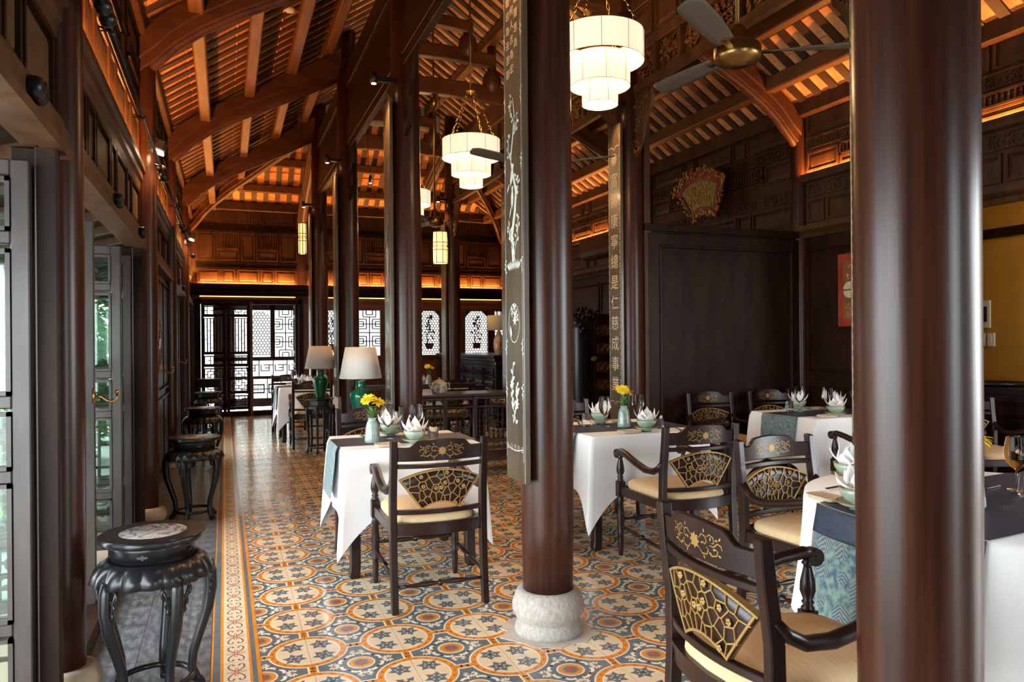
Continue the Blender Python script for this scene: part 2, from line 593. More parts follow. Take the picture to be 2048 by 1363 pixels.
def tile_mesh(lod=0):
    b = B()
    e, h = 0.006, 0.998
    M = Matrix.Diagonal((TS, TS, 1, 1))
    z = [-0.0012 + 0.0002 * k for k in range(8)]
    b.box(e, e, -0.012, h, h, z[0], 0, M)
    nq = 9 if lod == 0 else 6
    bw = 0.11
    b.flat([(0.70, e), (h, e), (h, bw), (0.70, bw)], z[1], 2, M)
    b.flat([(e, 0.70), (bw, 0.70), (bw, h), (e, h)], z[1], 2, M)
    b.flat(quarter(0.86, nq), z[2], 2, M)
    b.flat([(0.74, e), (h, e), (h, 0.072), (0.74, 0.072)], z[3], 3, M)
    b.flat([(e, 0.74), (0.072, 0.74), (0.072, h), (e, h)], z[3], 3, M)
    b.flat(quarter(0.825, nq), z[4], 3, M)
    b.flat(quarter(0.695, nq), z[5], 2, M)
    b.flat(quarter(0.665, nq), z[6], 1, M)
    for k in range(5 if lod == 0 else 3):
        a = PI / 2 * (k + 0.5) / (5 if lod == 0 else 3)
        b.flat(ell(0.76 * cos(a), 0.76 * sin(a), 0.045, 0.025, a + PI / 2, 6), z[5], 4, M)
    if lod == 0:
        for t in (0.0, 0.93):
            for c in ((t or 0.93, 0.02), (0.02, t or 0.93)):
                b.flat(ell(c[0], c[1] + 0.02 * (c[0] > c[1]), 0.03, 0.03, 0, 5), z[4], 4, M)
    # six-armed leaf rosette
    for k in range(6 if lod == 0 else 4):
        a = PI / 4 + (PI / 3 if lod == 0 else PI / 2) * k
        b.flat([(0.31 + u * cos(a) - v * sin(a), 0.31 + u * sin(a) + v * cos(a)) for u, v in ((0.0, 0.03), (0.10, 0.03), (0.125, 0.09), (0.185, 0.05), (0.275, 0), (0.185, -0.05), (0.125, -0.09), (0.10, -0.03), (0.0, -0.03))], z[7], 0, M)

    def corner(p, k, mi):
        q = [(min(h, x), min(h, y)) for x, y in p]
        b.flat(q, z[k], mi, M)
    # corner flower (a quarter of it)
    for r, k, mi in ((0.30, 1, 2), (0.265, 2, 3)):
        corner([(h, h)] + [(1 - r * cos(PI / 2 * i / 6), 1 - r * sin(PI / 2 * i / 6)) for i in range(7)], k, mi)
    pts = [(h, h)]
    for i in range(9):
        a = PI / 2 * i / 8
        r = 0.20 if i % 2 == 0 else 0.13
        pts.append((1 - r * cos(a), 1 - r * sin(a)))
    corner(pts, 3, 0)
    pts = [(h, h)]
    for i in range(5):
        a = PI / 2 * i / 4
        r = 0.115 if i % 2 == 0 else 0.06
        pts.append((1 - r * cos(a), 1 - r * sin(a)))
    corner(pts, 4, 4)
    # palmettes and scrolling leaves
    for sw in (0, 1):
        def P(q):
            return [(min(h, y), min(h, x)) for x, y in q][::-1] if sw else [(min(h, x), min(h, y)) for x, y in q]
        for ang, ln, w in ((PI * 0.52, 0.17, 0.028), (PI * 0.68, 0.19, 0.032), (PI * 0.84, 0.18, 0.032), (PI * 1.0, 0.16, 0.03), (PI * 1.2, 0.14, 0.026)) if lod == 0 else ((PI * 0.6, 0.17, 0.03), (PI * 0.85, 0.19, 0.035), (PI * 1.15, 0.14, 0.03)):
            b.flat(P(leaf(0.985, 0.40, ln, w, ang)), z[1], 2, M)
        b.flat(P([(0.93, 0.62), (0.86, 0.60), (0.79, 0.64), (0.74, 0.70), (0.70, 0.67), (0.74, 0.58), (0.82, 0.535), (0.93, 0.545)]), z[1], 2, M)
        b.flat(P(leaf(0.74, 0.66, 0.13, 0.028, PI * 0.75)), z[1], 2, M)
    return b.mesh('patterned_tile' if lod == 0 else 'far_tile', [T_BLUE, T_CREAM, T_WHITE, T_ORNG, T_RED]), b


tile_me, _ = tile_mesh(0)
far_me, far_b = tile_mesh(1)
cells = []
for j in range(-12, 30):
    for i in range(0, 14):
        cx, cy = 0.337 + 0.4 * i, 3.4234 + 0.4 * j
        for q in range(4):
            tx, ty = cx + (0.1 if q in (0, 3) else -0.1), cy + (0.1 if q in (0, 1) else -0.1)
            if -1.5 < ty < 14.95 and tx < 5.55:
                cells.append((cx, cy, q, tx, ty))


def hidden(x, y):
    # behind the near column or under the tables: not among the tiles that show
    p = proj(x, y, 0)
    return (p[0] > 1720) or (0.7 < x < 1.4 and 4.4 < y < 5.0) or (2.3 < x < 3.0 and 4.3 < y < 5.1)


vis = sorted([c for c in cells if inframe(c[3], c[4], 0, 10) and not hidden(c[3], c[4])], key=lambda c: proj(c[3], c[4], 0)[2])[:300]
vs = set(vis)
for c in vis:
    put('patterned_tile', tile_me, floor, (c[0], c[1], 0), c[2] * PI / 2)
rest = B()
for c in cells:
    if c in vs:
        continue
    M = T(c[0], c[1], 0) @ Rz(c[2] * PI / 2)
    n = len(rest.v)
    rest.v += [tuple(M @ Vector(p)) for p in far_b.v]
    rest.f += [[i + n for i in f] for f in far_b.f]
    rest.m += far_b.m
    rest.s += far_b.s
tag(rest.obj('patterned_tiles', [T_BLUE, T_CREAM, T_WHITE, T_ORNG, T_RED], floor), kind='stuff')

# border strip: slate blue bands and a scroll tile
b = B()
bx = [0, 0.04, 0.185, 0.25, 0.76, 0.815, 0.915, 1.0]
M = Matrix.Diagonal((TS, TS, 1, 1))
b.box(0.003, 0.004, -0.012, 0.997, 0.996, -0.0012, 0, M)
for k, mi in enumerate((3, 0, 3, 1, 3, 0, 3)):
    b.flat([(max(0.003, bx[k]), 0.004), (min(0.997, bx[k + 1]), 0.004), (min(0.997, bx[k + 1]), 0.996), (max(0.003, bx[k]), 0.996)], -0.001, mi, M)
for sx in (-1, 1):
    for sy in (-1, 1):
        pts = [(0.505 + sx * x, 0.5 + sy * y) for x, y in ((0.0, 0.03), (0.07, 0.09), (0.13, 0.17), (0.165, 0.27), (0.15, 0.37), (0.09, 0.42), (0.045, 0.36))]
        stroke(b, pts, 0.035, -0.0008, 0, M)
        b.flat(ell(0.505 + sx * 0.055, 0.5 + sy * 0.35, 0.03, 0.03, 0, 6), -0.0007, 0, M)
for a in range(4):
    u, v = cos(a * PI / 2), sin(a * PI / 2)
    c = [(0.505 + u * 0.11 + 0.085 * cos(t) * abs(u) + 0.03 * cos(t) * abs(v), 0.5 + v * 0.11 + 0.085 * sin(t) * abs(v) + 0.03 * sin(t) * abs(u)) for t in [2 * PI * i / 8 for i in range(9)]]
    stroke(b, c, 0.018, -0.0006, 4, M)
b_me = b.mesh('border_tile', [T_BLUE, T_CREAM, T_WHITE, T_ORNG, T_RED])
for j in range(-24, 58):
    put('border_tile', b_me, floor, (-0.063, 3.4234 + 0.2 * j, 0))
s_me = B().box(0.002, 0.002, -0.012, 0.298, 0.298, 0).mesh('slate_tile', SLATE)
for j in range(-16, 39):
    for k in range(2):
        put('slate_tile', s_me, floor, (-0.364 - 0.3 * k, 3.28 + 0.3 * j, -0.0004))

ground = tag(B().box(-14, -12, -0.12, 16, 30, -0.065).obj('ground', PAVE), kind='structure')


# ------------------------------------------------------------------ wall building kit: (u, d, z) = along the wall, out into the room, up
def frame_m(ox, oy, ud, dd):
    return Matrix(((ud[0], dd[0], 0, ox), (ud[1], dd[1], 0, oy), (0, 0, 1, 0), (0, 0, 0, 1)))


def panel(par, M, u0, u1, z0, z1, mat_f, mat_p, d=0.0, name='panel', fw=0.022, fd=0.022):
    b = B()
    g = 0.006
    u0, u1, z0, z1 = u0 + g, u1 - g, z0 + g, z1 - g
    for r in ((u0, z0, u1, z0 + fw), (u0, z1 - fw, u1, z1), (u0, z0 + fw, u0 + fw, z1 - fw), (u1 - fw, z0 + fw, u1, z1 - fw)):
        b.box(r[0], d, r[1], r[2], d + fd, r[3], 0, M)
    i, e = fw + 0.004, min(0.03, (u1 - u0) * 0.2, (z1 - z0) * 0.2)
    a = [(u0 + i, d + 0.002, z0 + i), (u1 - i, d + 0.002, z0 + i), (u1 - i, d + 0.002, z1 - i), (u0 + i, d + 0.002, z1 - i)]
    c = [(u0 + i + e, d + 0.014, z0 + i + e), (u1 - i - e, d + 0.014, z0 + i + e), (u1 - i - e, d + 0.014, z1 - i - e), (u0 + i + e, d + 0.014, z1 - i - e)]
    b.add(a + c, [(0, 1, 5, 4), (1, 2, 6, 5), (2, 3, 7, 6), (3, 0, 4, 7), (4, 5, 6, 7)], 1, M)
    return b.obj(name, [mat_f, mat_p], par)


def carved(par, M, u0, u1, z0, z1, mt=None, d=0.0):
    b = B()
    h = z1 - z0
    b.box(u0, d, z0, u1, d + 0.006, z1, 1, M)
    b.box(u0, d, z0, u1, d + 0.025, z0 + 0.012, 0, M)
    b.box(u0, d, z1 - 0.012, u1, d + 0.025, z1, 0, M)
    K = M @ Matrix(((1, 0, 0, 0), (0, 0, 1, d + 0.006), (0, 1, 0, 0), (0, 0, 0, 1)))
    n = max(2, int((u1 - u0) / (h * 2.2)))
    w = (u1 - u0) / n
    for k in range(n):
        c = u0 + (k + 0.5) * w
        zc = (z0 + z1) / 2
        for j in range(7):
            a = 2 * PI * j / 7
            for s_ in (-1, 1):
                b.prism(ell(c + s_ * w * 0.32 + 0.30 * h * cos(a), zc + 0.30 * h * sin(a), h * 0.17, h * 0.09, a + 0.6, 6), 0, 0.012, 0, K)
        b.prism(star(c, zc, h * 0.16, h * 0.08, 5), 0, 0.012, 0, K)
    return b.obj('carved_band', [mt or W_MID, mt or W_MID], par)


def spindle_row(par, M, u0, u1, z0, z1, mt=None, d=0.0):
    b = B()
    b.box(u0, d, z0, u1, d + 0.004, z1, 1, M)
    for r in ((u0, z0, u1, z0 + 0.02), (u0, z1 - 0.02, u1, z1), (u0, z0, u0 + 0.02, z1), (u1 - 0.02, z0, u1, z1)):
        b.box(r[0], d, r[1], r[2], d + 0.03, r[3], 0, M)
    n = max(3, int((u1 - u0) / 0.05))
    h = z1 - z0 - 0.04
    for k in range(n):
        c = u0 + 0.02 + (k + 0.5) * (u1 - u0 - 0.04) / n
        b.lathe([(0.008, 0), (0.008, h * 0.1), (0.014, h * 0.2), (0.006, h * 0.35), (0.015, h * 0.55), (0.006, h * 0.75), (0.013, h * 0.85), (0.008, h)], 6, 0, M @ T(c, d + 0.016, z0 + 0.02), True, False)
    return b.obj('spindle_row', [mt or W_DARK, mt or W_DARK], par)


def row(par, M, u0, u1, z0, z1, pat, mf, mp, d=0.0, gap=0.02):
    tot = sum(abs(x) if not isinstance(x, str) else float(x[1:]) for x in pat)
    u = u0
    for x in pat:
        wd = (float(x[1:]) if isinstance(x, str) else x) / tot * (u1 - u0)
        a, c = u + gap / 2, u + wd - gap / 2
        if isinstance(x, str) and x[0] == 's':
            zs = z0 + (z1 - z0) * 0.42
            spindle_row(par, M, a, c, zs, z1, mf, d)
            panel(par, M, a, c, z0, zs, mf, mp, d)
        else:
            panel(par, M, a, c, z0, z1, mf, mp, d)
        u += wd


def mould(par, M, u0, u1, prof, mt, name='cornice'):
    # prof: (d, z) outline swept along u
    b = B()
    K = M @ Matrix(((0, 0, 1, 0), (1, 0, 0, 0), (0, 1, 0, 0), (0, 0, 0, 1)))
    b.prism(prof, u0, u1, 0, K)
    return b.obj(name, mt, par)


# ------------------------------------------------------------------ left wall
ML = frame_m(XL - 0.03, 0, (0, 1), (1, 0))
wl = struct('wall_left')
B().box(-1.5, -0.06, 2.06, 15.0, -0.0, 3.74, 0, ML).obj('wall_boarding', W_MID, wl)
BAYS = [(-1.5, 3.24), (3.24, 6.17), (6.17, 9.1), (9.1, 12.03), (12.03, 15.0)]
mould(wl, ML, -1.5, 15.0, [(0, 2.50), (0.02, 2.50), (0.025, 2.55), (0.04, 2.57), (0.04, 2.62), (0.058, 2.63), (0.058, 2.668), (0.05, 2.668), (0.048, 2.66), (0, 2.66)], W_MID)
for i, (a, c) in enumerate(BAYS):
    mould(wl, ML, a + 0.07, c - 0.07, [(0, 2.05), (0.07, 2.05), (0.075, 2.08), (0.06, 2.09), (0.06, 2.15), (0.045, 2.16), (0.045, 2.19), (0, 2.19)], W_MID, 'lintel')
    if i < 3:
        row(wl, ML, a + 0.1 if i else 0.6, c - 0.1, 2.2, 2.5, (2, 1, 2, 1, 2, 1, 2), W_DARK, W_TAN)
    else:
        row(wl, ML, a + 0.1, c - 0.1, 2.2, 2.5, (2, 1, 2, 1, 2), W_DARK, W_TAN)
    row(wl, ML, a + 0.1 if i else 0.6, c - 0.1, 2.68, 3.0, (2, 1, 2, 1, 2, 1, 2), W_MID, W_TAN)
    carved(wl, ML, a + 0.1 if i else 0.6, c - 0.1, 3.02, 3.12)
    row(wl, ML, a + 0.1 if i else 0.6, c - 0.1, 3.14, 3.38, ('s2', 1, 's2', 1, 's2'), W_DARK, W_MID)
    row(wl, ML, a + 0.1 if i else 0.6, c - 0.1, 3.40, 3.62, (2, 1, 2, 1, 2), W_DARK, W_MID)
    if i > 0:
        B().box(a + 0.12, 0.028, 2.661, c - 0.12, 0.046, 2.666, 0, ML).obj('cove_light_strip', LED, wl)
# door jambs
for a, c in ((0.3, 3.24), (3.24, 6.17), (9.1, 12.03)):
    for u in (a + 0.12, c - 0.20):
        if a < 1 and u < 1:
            continue
        B().box(u, -0.10, 0.0, u + 0.07, 0.04, 2.06, 0, ML).box(u - 0.035, -0.02, 0.0, u + 0.0, 0.05, 2.06, 0, ML).obj('door_jamb', W_DARK, wl, bev=0.006)
    B().box(a, -0.09, -0.05, c, 0.03, 0.07, 0, ML).obj('door_sill', W_DARK, wl, bev=0.006)
# closed bays: plain dark boards
for a, c in ((-1.5, 0.75), (6.17, 9.1), (12.03, 15.0)):
    B().box(a, -0.06, 0, c, 0.0, 2.06, 0, ML).obj('wall_panelling', W_DARK, wl)
    for k in range(4):
        u = a + 0.12 + k * (c - a - 0.24) / 4
        panel(wl, ML, u, u + (c - a - 0.24) / 4, 0.12, 0.85, W_DARK, W_DARK)
        panel(wl, ML, u, u + (c - a - 0.24) / 4, 0.9, 2.0, W_DARK, W_DARK)


# ------------------------------------------------------------------ lattice patterns (u across, z up) in bars
def fret(b, u0, u1, z0, z1, n, m, M, t=0.012, dep=0.016, seed=1, mi=0):
    rnd = random.Random(seed)
    du, dz = (u1 - u0) / n, (z1 - z0) / m
    for i in range(n + 1):
        for j in range(m):
            ii = min(i, n - i)
            if ii == 0 or ((ii * 7 + j * 5 + min(j, m - 1 - j) * 3 + seed) % 5) > 1:
                b.box(u0 + i * du - t / 2, -dep / 2, z0 + j * dz - t / 2, u0 + i * du + t / 2, dep / 2, z0 + (j + 1) * dz + t / 2, mi, M)
    for j in range(m + 1):
        for i in range(n):
            ii = min(i, n - 1 - i)
            jj = min(j, m - j)
            if jj == 0 or ((ii * 3 + jj * 7 + seed) % 5) > 1:
                b.box(u0 + i * du, -dep / 2, z0 + j * dz - t / 2, u0 + (i + 1) * du, dep / 2, z0 + j * dz + t / 2, mi, M)


def octo(u0, u1, z0, z1, k=0.26):
    w = (u1 - u0)
    c = w * k
    return [(u0, z0), (u1, z0), (u1, z1 - c), (u1 - c, z1), (u0 + c, z1), (u0, z1 - c)]


def in_octo(u, z, u0, u1, z0, z1, k=0.26):
    c = (u1 - u0) * k
    return u0 < u < u1 and z0 < z < z1 and (z1 - z) + (u - u0) > c and (z1 - z) + (u1 - u) > c


def hexes(b, u0, u1, z0, z1, s, M, t=0.009, mi=0, arch=True):
    w = s * math.sqrt(3)
    rows = int((z1 - z0) / (1.5 * s)) + 2
    cols = int((u1 - u0) / w) + 2
    for r in range(-1, rows):
        for c in range(-1, cols):
            cx = u0 + c * w + (w / 2 if r % 2 else 0)
            cz = z0 + r * 1.5 * s
            V = [(cx + s * cos(PI / 6 + PI / 3 * k), cz + s * sin(PI / 6 + PI / 3 * k)) for k in range(6)]
            for k in (0, 1, 2):
                p, q = V[k], V[(k + 1) % 6]
                mu, mz = (p[0] + q[0]) / 2, (p[1] + q[1]) / 2
                if (in_octo(mu, mz, u0, u1, z0, z1) if arch else (u0 < mu < u1 and z0 < mz < z1)):
                    b.bar((p[0], 0, p[1]), (q[0], 0, q[1]), t, t, mi, (0, 1, 0), M)


def key_lattice(b, u0, u1, z0, z1, M, t=0.02, mi=0):
    w, h = u1 - u0, z1 - z0
    um = (u0 + u1) / 2

    def hb(a, c, z):
        b.box(u0 + a * w, -0.01, z0 + z * h - t / 2, u0 + c * w, 0.01, z0 + z * h + t / 2, mi, M)

    def vb(a, c, u):
        b.box(u0 + u * w - t / 2, -0.01, z0 + a * h, u0 + u * w + t / 2, 0.01, z0 + c * h, mi, M)
    vb(0.14, 0.86, 0.5)
    for zc in (0.32, 0.70):
        hb(0, 1, zc)
        for s_ in (0, 1):
            def U(x):
                return x if s_ == 0 else 1 - x
            for x, dz in ((0.36, 0.11), (0.22, 0.055)):
                vb(zc - dz, zc + dz, U(x))
                a, c = sorted((U(0.02), U(x)))
                hb(a, c, zc - dz)
                hb(a, c, zc + dz)
    hb(0, 1, 0.51)
    for z, s_ in ((0.14, 1), (0.86, -1)):
        hb(0.2, 0.8, z)
        vb(min(z, z - s_ * 0.14), max(z, z - s_ * 0.14), 0.2)
        vb(min(z, z - s_ * 0.14), max(z, z - s_ * 0.14), 0.8)
        hb(0.35, 0.65, z - s_ * 0.05)
        vb(min(z - s_ * 0.05, z - s_ * 0.14), max(z - s_ * 0.05, z - s_ * 0.14), 0.35)
        vb(min(z - s_ * 0.05, z - s_ * 0.14), max(z - s_ * 0.05, z - s_ * 0.14), 0.65)


# ------------------------------------------------------------------ far wall
MF = frame_m(0, YF, (1, 0), (0, -1))
wf = struct('wall_far')
OPEN = [(-0.42, 1.34, 0.0, 2.12), (1.80, 2.22, 1.10, 2.0), (2.50, 2.93, 1.10, 2.0), (3.72, 4.16, 1.10, 2.0), (4.72, 5.22, 1.10, 2.0), (5.38, 5.58, 1.10, 2.0)]
wb = B()
prev = -0.62
for a, c, z0, z1 in OPEN:
    wb.box(prev, -0.06, 0, a, 0, 2.12, 0, MF)
    if z0:
        wb.box(a, -0.06, 0, c, 0, z0, 0, MF)
        wb.box(a, -0.06, z1, c, 0, 2.12, 0, MF)
    prev = c
wb.box(prev, -0.06, 0, 5.7, 0, 2.12, 0, MF)
wb.obj('wall_boarding', CHERRY, wf)
B().box(-0.62, -0.06, 2.12, 5.7, 0, 3.98, 0, MF).obj('upper_boarding', W_MID, wf)
mould(wf, MF, -0.55, 5.6, [(0, 2.28), (0.06, 2.28), (0.10, 2.31), (0.10, 2.36), (0.14, 2.38), (0.14, 2.475), (0.13, 2.475), (0.12, 2.46), (0, 2.46)], W_DARK, 'beam')
LEDV = mat('visible_led_line', (1, 0.5, 0.15), 0.5, emit=3.0, ecol=(1.0, 0.42, 0.10))
for a, c in ((-0.42, 1.28), (1.55, 3.42), (3.72, 5.5)):
    B().box(a, 0.06, 2.235, c, 0.085, 2.25, 0, MF).box(a - 0.03, 0, 2.25, c + 0.03, 0.09, 2.28, 1, MF).obj('cove_light_strip', [LEDV, W_DARK], wf)
    B().box(a, 0.06, 2.462, c, 0.09, 2.47, 0, MF).obj('cove_light_strip', LED, wf)
    n = 5
    row(wf, MF, a - 0.06, c + 0.06, 2.49, 2.76, (1.6, 1, 1.6, 1, 1.6), W_MID, W_MID)
    for k in range(2):
        w = (c - a + 0.12) / 2
        carved(wf, MF, a - 0.06 + k * w, a - 0.06 + (k + 1) * w - 0.02, 2.78, 2.88, W_DARK)
        carved(wf, MF, a - 0.06 + k * w, a - 0.06 + (k + 1) * w - 0.02, 3.48, 3.6, W_DARK)
    row(wf, MF, a - 0.06, c + 0.06, 2.91, 3.45, (1, 's1.2', 0.8, 's1.2', 1), W_MID, W_MID)
    row(wf, MF, a - 0.06, c + 0.06, 3.63, 3.9, (1, 1.6, 0.7, 1.6), W_MID, W_MID)

# far door leaves (closed pair) and the open doorway
DN = [0]


def door_leaf(u0, u1, z1, M, secs, wood, name='door', par=None, glass=True, sw=0.05, dep=0.04):
    DN[0] += 1
    d = struct('%s_%d' % (name, DN[0]))
    b = B()
    b.box(u0, -dep / 2, 0.06, u0 + sw, dep / 2, z1, 0, M)
    b.box(u1 - sw, -dep / 2, 0.06, u1, dep / 2, z1, 0, M)
    b.box(u0 + sw, -dep / 2, z1 - sw, u1 - sw, dep / 2, z1, 0, M)
    zz = [s_[0] for s_ in secs]
    for s_ in secs:
        b.box(u0 + sw, -dep / 2, s_[0] - sw * 0.8, u1 - sw, dep / 2, s_[0], 0, M)
    b.obj('frame', wood, d, bev=0.004)
    for z0, zt, kind, seed in secs:
        a, c = u0 + sw, u1 - sw
        g = B()
        if kind == 'fret':
            fret(g, a, c, z0, zt, 6, max(2, int((zt - z0) / ((c - a) / 6))), M, 0.016, 0.016, seed)
        elif kind == 'bars':
            for k in range(1, 6):
                u = a + (c - a) * k / 6
                g.box(u - 0.011, -0.008, z0, u + 0.011, 0.008, zt, 0, M)
            for k in range(1, 8):
                z = z0 + (zt - z0) * k / 8
                j = (k * 2) % 6
                g.box(a + (c - a) * j / 6, -0.006, z - 0.006, a + (c - a) * (j + 1) / 6, 0.006, z + 0.006, 0, M)
                j = (k * 2 + 3) % 6
                g.box(a + (c - a) * j / 6, -0.006, z - 0.006, a + (c - a) * (j + 1) / 6, 0.006, z + 0.006, 0, M)
        elif kind == 'board':
            g.box(a, -0.008, z0, c, 0.008, zt, 0, M)
        elif kind == 'carve':
            fret(g, a + 0.01, c - 0.01, z0 + 0.01, zt - 0.01, 5, 4, M, 0.014, 0.014, seed)
            K = M @ Matrix(((1, 0, 0, 0), (0, 0, 1, -0.007), (0, 1, 0, 0), (0, 0, 0, 1)))
            um, zm = (a + c) / 2, (z0 + zt) / 2
            for k in range(8):
                g.prism(ell(um + 0.3 * (c - a) * cos(k * PI / 4), zm + 0.3 * (zt - z0) * sin(k * PI / 4), 0.03, 0.015, k * PI / 4 + 0.8, 7), 0, 0.014, 0, K)
        if g.v:
            g.obj('fretwork', wood, d)
        if glass and kind != 'board':
            B().box(a - 0.004, 0.009, z0 - 0.004, c + 0.004, 0.012, zt + 0.004, 0, M).obj('pane', PANE, d)
        mb = B()
        e = 0.014
        for r in ((a, z0, c, z0 + e), (a, zt - e, c, zt), (a, z0, a + e, zt), (c - e, z0, c, zt)):
            mb.box(r[0], -dep / 2 - 0.006, r[1], r[2], -0.006, r[3], 0, M).box(r[0], 0.006, r[1], r[2], dep / 2 + 0.006, r[3], 0, M)
        mb.obj('bead', wood, d)
    return d


FS = [(1.90, 2.06, 'fret', 1), (1.20, 1.84, 'bars', 2), (0.97, 1.13, 'fret', 3), (0.46, 0.90, 'fret', 4), (0.16, 0.38, 'fret', 2)]
door_leaf(-0.40, 0.03, 2.12, MF, FS, W_DARK, glass=False)
door_leaf(0.04, 0.46, 2.12, MF, FS, W_DARK, glass=False)
MP = frame_m(1.30, YF, (0, 1), (1, 0))
door_leaf(-0.02, 0.42, 2.1, MP, FS, W_DARK, glass=False)
B().box(0.455, -0.1, 0, 0.50, 0.10, 2.14, 0, MF).obj('door_post', CHERRY, wf, bev=0.004)
B().box(-0.46, -0.03, 2.10, 1.40, 0.06, 2.20, 0, MF).obj('door_head', W_DARK, wf, bev=0.006)
B().box(-0.46, -0.08, 0.0, 1.40, 0.08, 0.09, 0, MF).obj('door_sill', W_DARK, wf, bev=0.006)
for u in (-0.5, 1.34):
    B().box(u, -0.08, 0, u + 0.09, 0.06, 2.2, 0, MF).obj('door_jamb', W_DARK, wf, bev=0.006)
# veranda screen seen through the doorway
MV = frame_m(0, 16.4, (1, 0), (0, -1))
wv_ = struct('trim_1')
b = B()
for r in ((-0.2, 0.2, 0, 3.0), (0.44, 0.5, 1.05, 2.3), (0.90, 0.99, 1.05, 2.3), (1.42, 1.6, 0, 3.0)):
    b.box(r[0], -0.03, r[2], r[1], 0.03, r[3], 0, MV)
b.box(-0.2, -0.03, 2.05, 2.6, 0.03, 2.6, 0, MV).box(-0.2, -0.03, 1.0, 2.6, 0.03, 1.08, 0, MV).box(-0.2, -0.03, 0.62, 2.6, 0.03, 0.68, 0, MV).box(-0.2, -0.03, 0.05, 2.6, 0.03, 0.22, 0, MV)
b.obj('screen_frame', W_DARK, wv_)
b = B()
hexes(b, 0.5, 0.9, 1.1, 2.02, 0.036, MV, 0.016)
b.obj('hexagon_lattice', W_DARK, wv_)
b = B()
key_lattice(b, 0.99, 1.42, 1.08, 2.05, MV, 0.02)
b.obj('key_lattice', W_DARK, wv_)
b = B()
for k in range(5):
    u = 0.42 + k * 0.28
    for p in ((u, 0.78, u + 0.18, 0.80), (u, 0.78, u + 0.02, 0.92), (u + 0.06, 0.9, u + 0.24, 0.92), (u + 0.16, 0.80, u + 0.18, 0.92), (u + 0.24, 0.68, u + 0.26, 1.0), (u + 0.08, 0.84, u + 0.17, 0.86)):
        b.box(p[0], -0.012, p[1], p[2], 0.012, p[3], 0, MV)
    b.box(u + 0.12, -0.012, 0.22, u + 0.14, 0.012, 0.62, 0, MV)
for u in (0.42, 0.85):
    for r in ((u, 0.32, u + 0.36, 0.345), (u, 0.49, u + 0.36, 0.515), (u, 0.32, u + 0.025, 0.515), (u + 0.335, 0.32, u + 0.36, 0.515)):
        b.box(r[0], -0.014, r[1], r[2], 0.014, r[3], 0, MV)
    fret(b, u + 0.02, u + 0.34, 0.345, 0.49, 9, 4, MV, 0.009, 0.012, 3)
b.box(0.3, -0.012, 0.40, 1.5, 0.012, 0.42, 0, MV)
b.obj('fretwork', W_DARK, wv_)
# windows of the far wall
for n, (a, c, z0, z1) in enumerate(OPEN[1:]):
    w = struct('window_%d' % (n + 1))
    arch = n in (0, 2, 3)
    fr = B()
    fw = 0.045
    for r in ((a - fw, z0 - fw, a, z1 + fw), (c, z0 - fw, c + fw, z1 + fw), (a, z0 - fw, c, z0), (a, z1, c, z1 + fw)):
        fr.box(r[0], -0.02, r[1], r[2], 0.03, r[3], 0, MF)
    if arch:
        k = (c - a) * 0.26
        K = MF @ Matrix(((1, 0, 0, 0), (0, 0, 1, -0.01), (0, 1, 0, 0), (0, 0, 0, 1)))
        fr.prism([(a, z1), (a + k, z1), (a, z1 - k)], 0, 0.025, 0, K)
        fr.prism([(c, z1), (c, z1 - k), (c - k, z1)], 0, 0.025, 0, K)
    fr.obj('window_frame', CHERRY, w, bev=0.005)
    la = B()
    if arch:
        hexes(la, a, c, z0, z1, 0.033, MF, 0.015)
        la.obj('hexagon_lattice', CHERRY, w)
        pl = B()   # carved potted plum spray set into the lattice
        um = (a + c) / 2
        K = MF @ Matrix(((1, 0, 0, 0), (0, 0, 1, -0.008), (0, 1, 0, 0), (0, 0, 0, 1)))
        pl.prism([(um - 0.09, z0 + 0.24), (um + 0.10, z0 + 0.24), (um + 0.07, z0 + 0.12), (um - 0.06, z0 + 0.12)], 0, 0.016, 0, K)
        stroke(pl, [(um - 0.03, z0 + 0.24), (um - 0.05, z0 + 0.4), (um + 0.03, z0 + 0.52), (um - 0.01, z0 + 0.66), (um + 0.03, z0 + 0.8)], 0.025, 0.01, 0, K)
        rr = random.Random(n)
        for k in range(26):
            t = rr.random()
            pl.prism(ell(um + rr.uniform(-0.13, 0.13) * (1 - 0.5 * t), z0 + 0.3 + 0.5 * t, 0.026, 0.015, rr.random() * 3, 6), 0, 0.014, 0, K)
        pl.obj('carved_plum', CHERRY, w)
    else:
        key_lattice(la, a, c, z0, z1, MF)
        la.obj('key_lattice', W_DARK, w)
for u0, u1 in ((1.55, 3.4), (3.72, 5.55)):
    row(wf, MF, u0, u1, 0.55, 1.04, (1, 1, 1, 1), CHERRY, CHERRY)
    row(wf, MF, u0, u1, 0.08, 0.52, (1, 1, 1, 1), CHERRY, CHERRY)

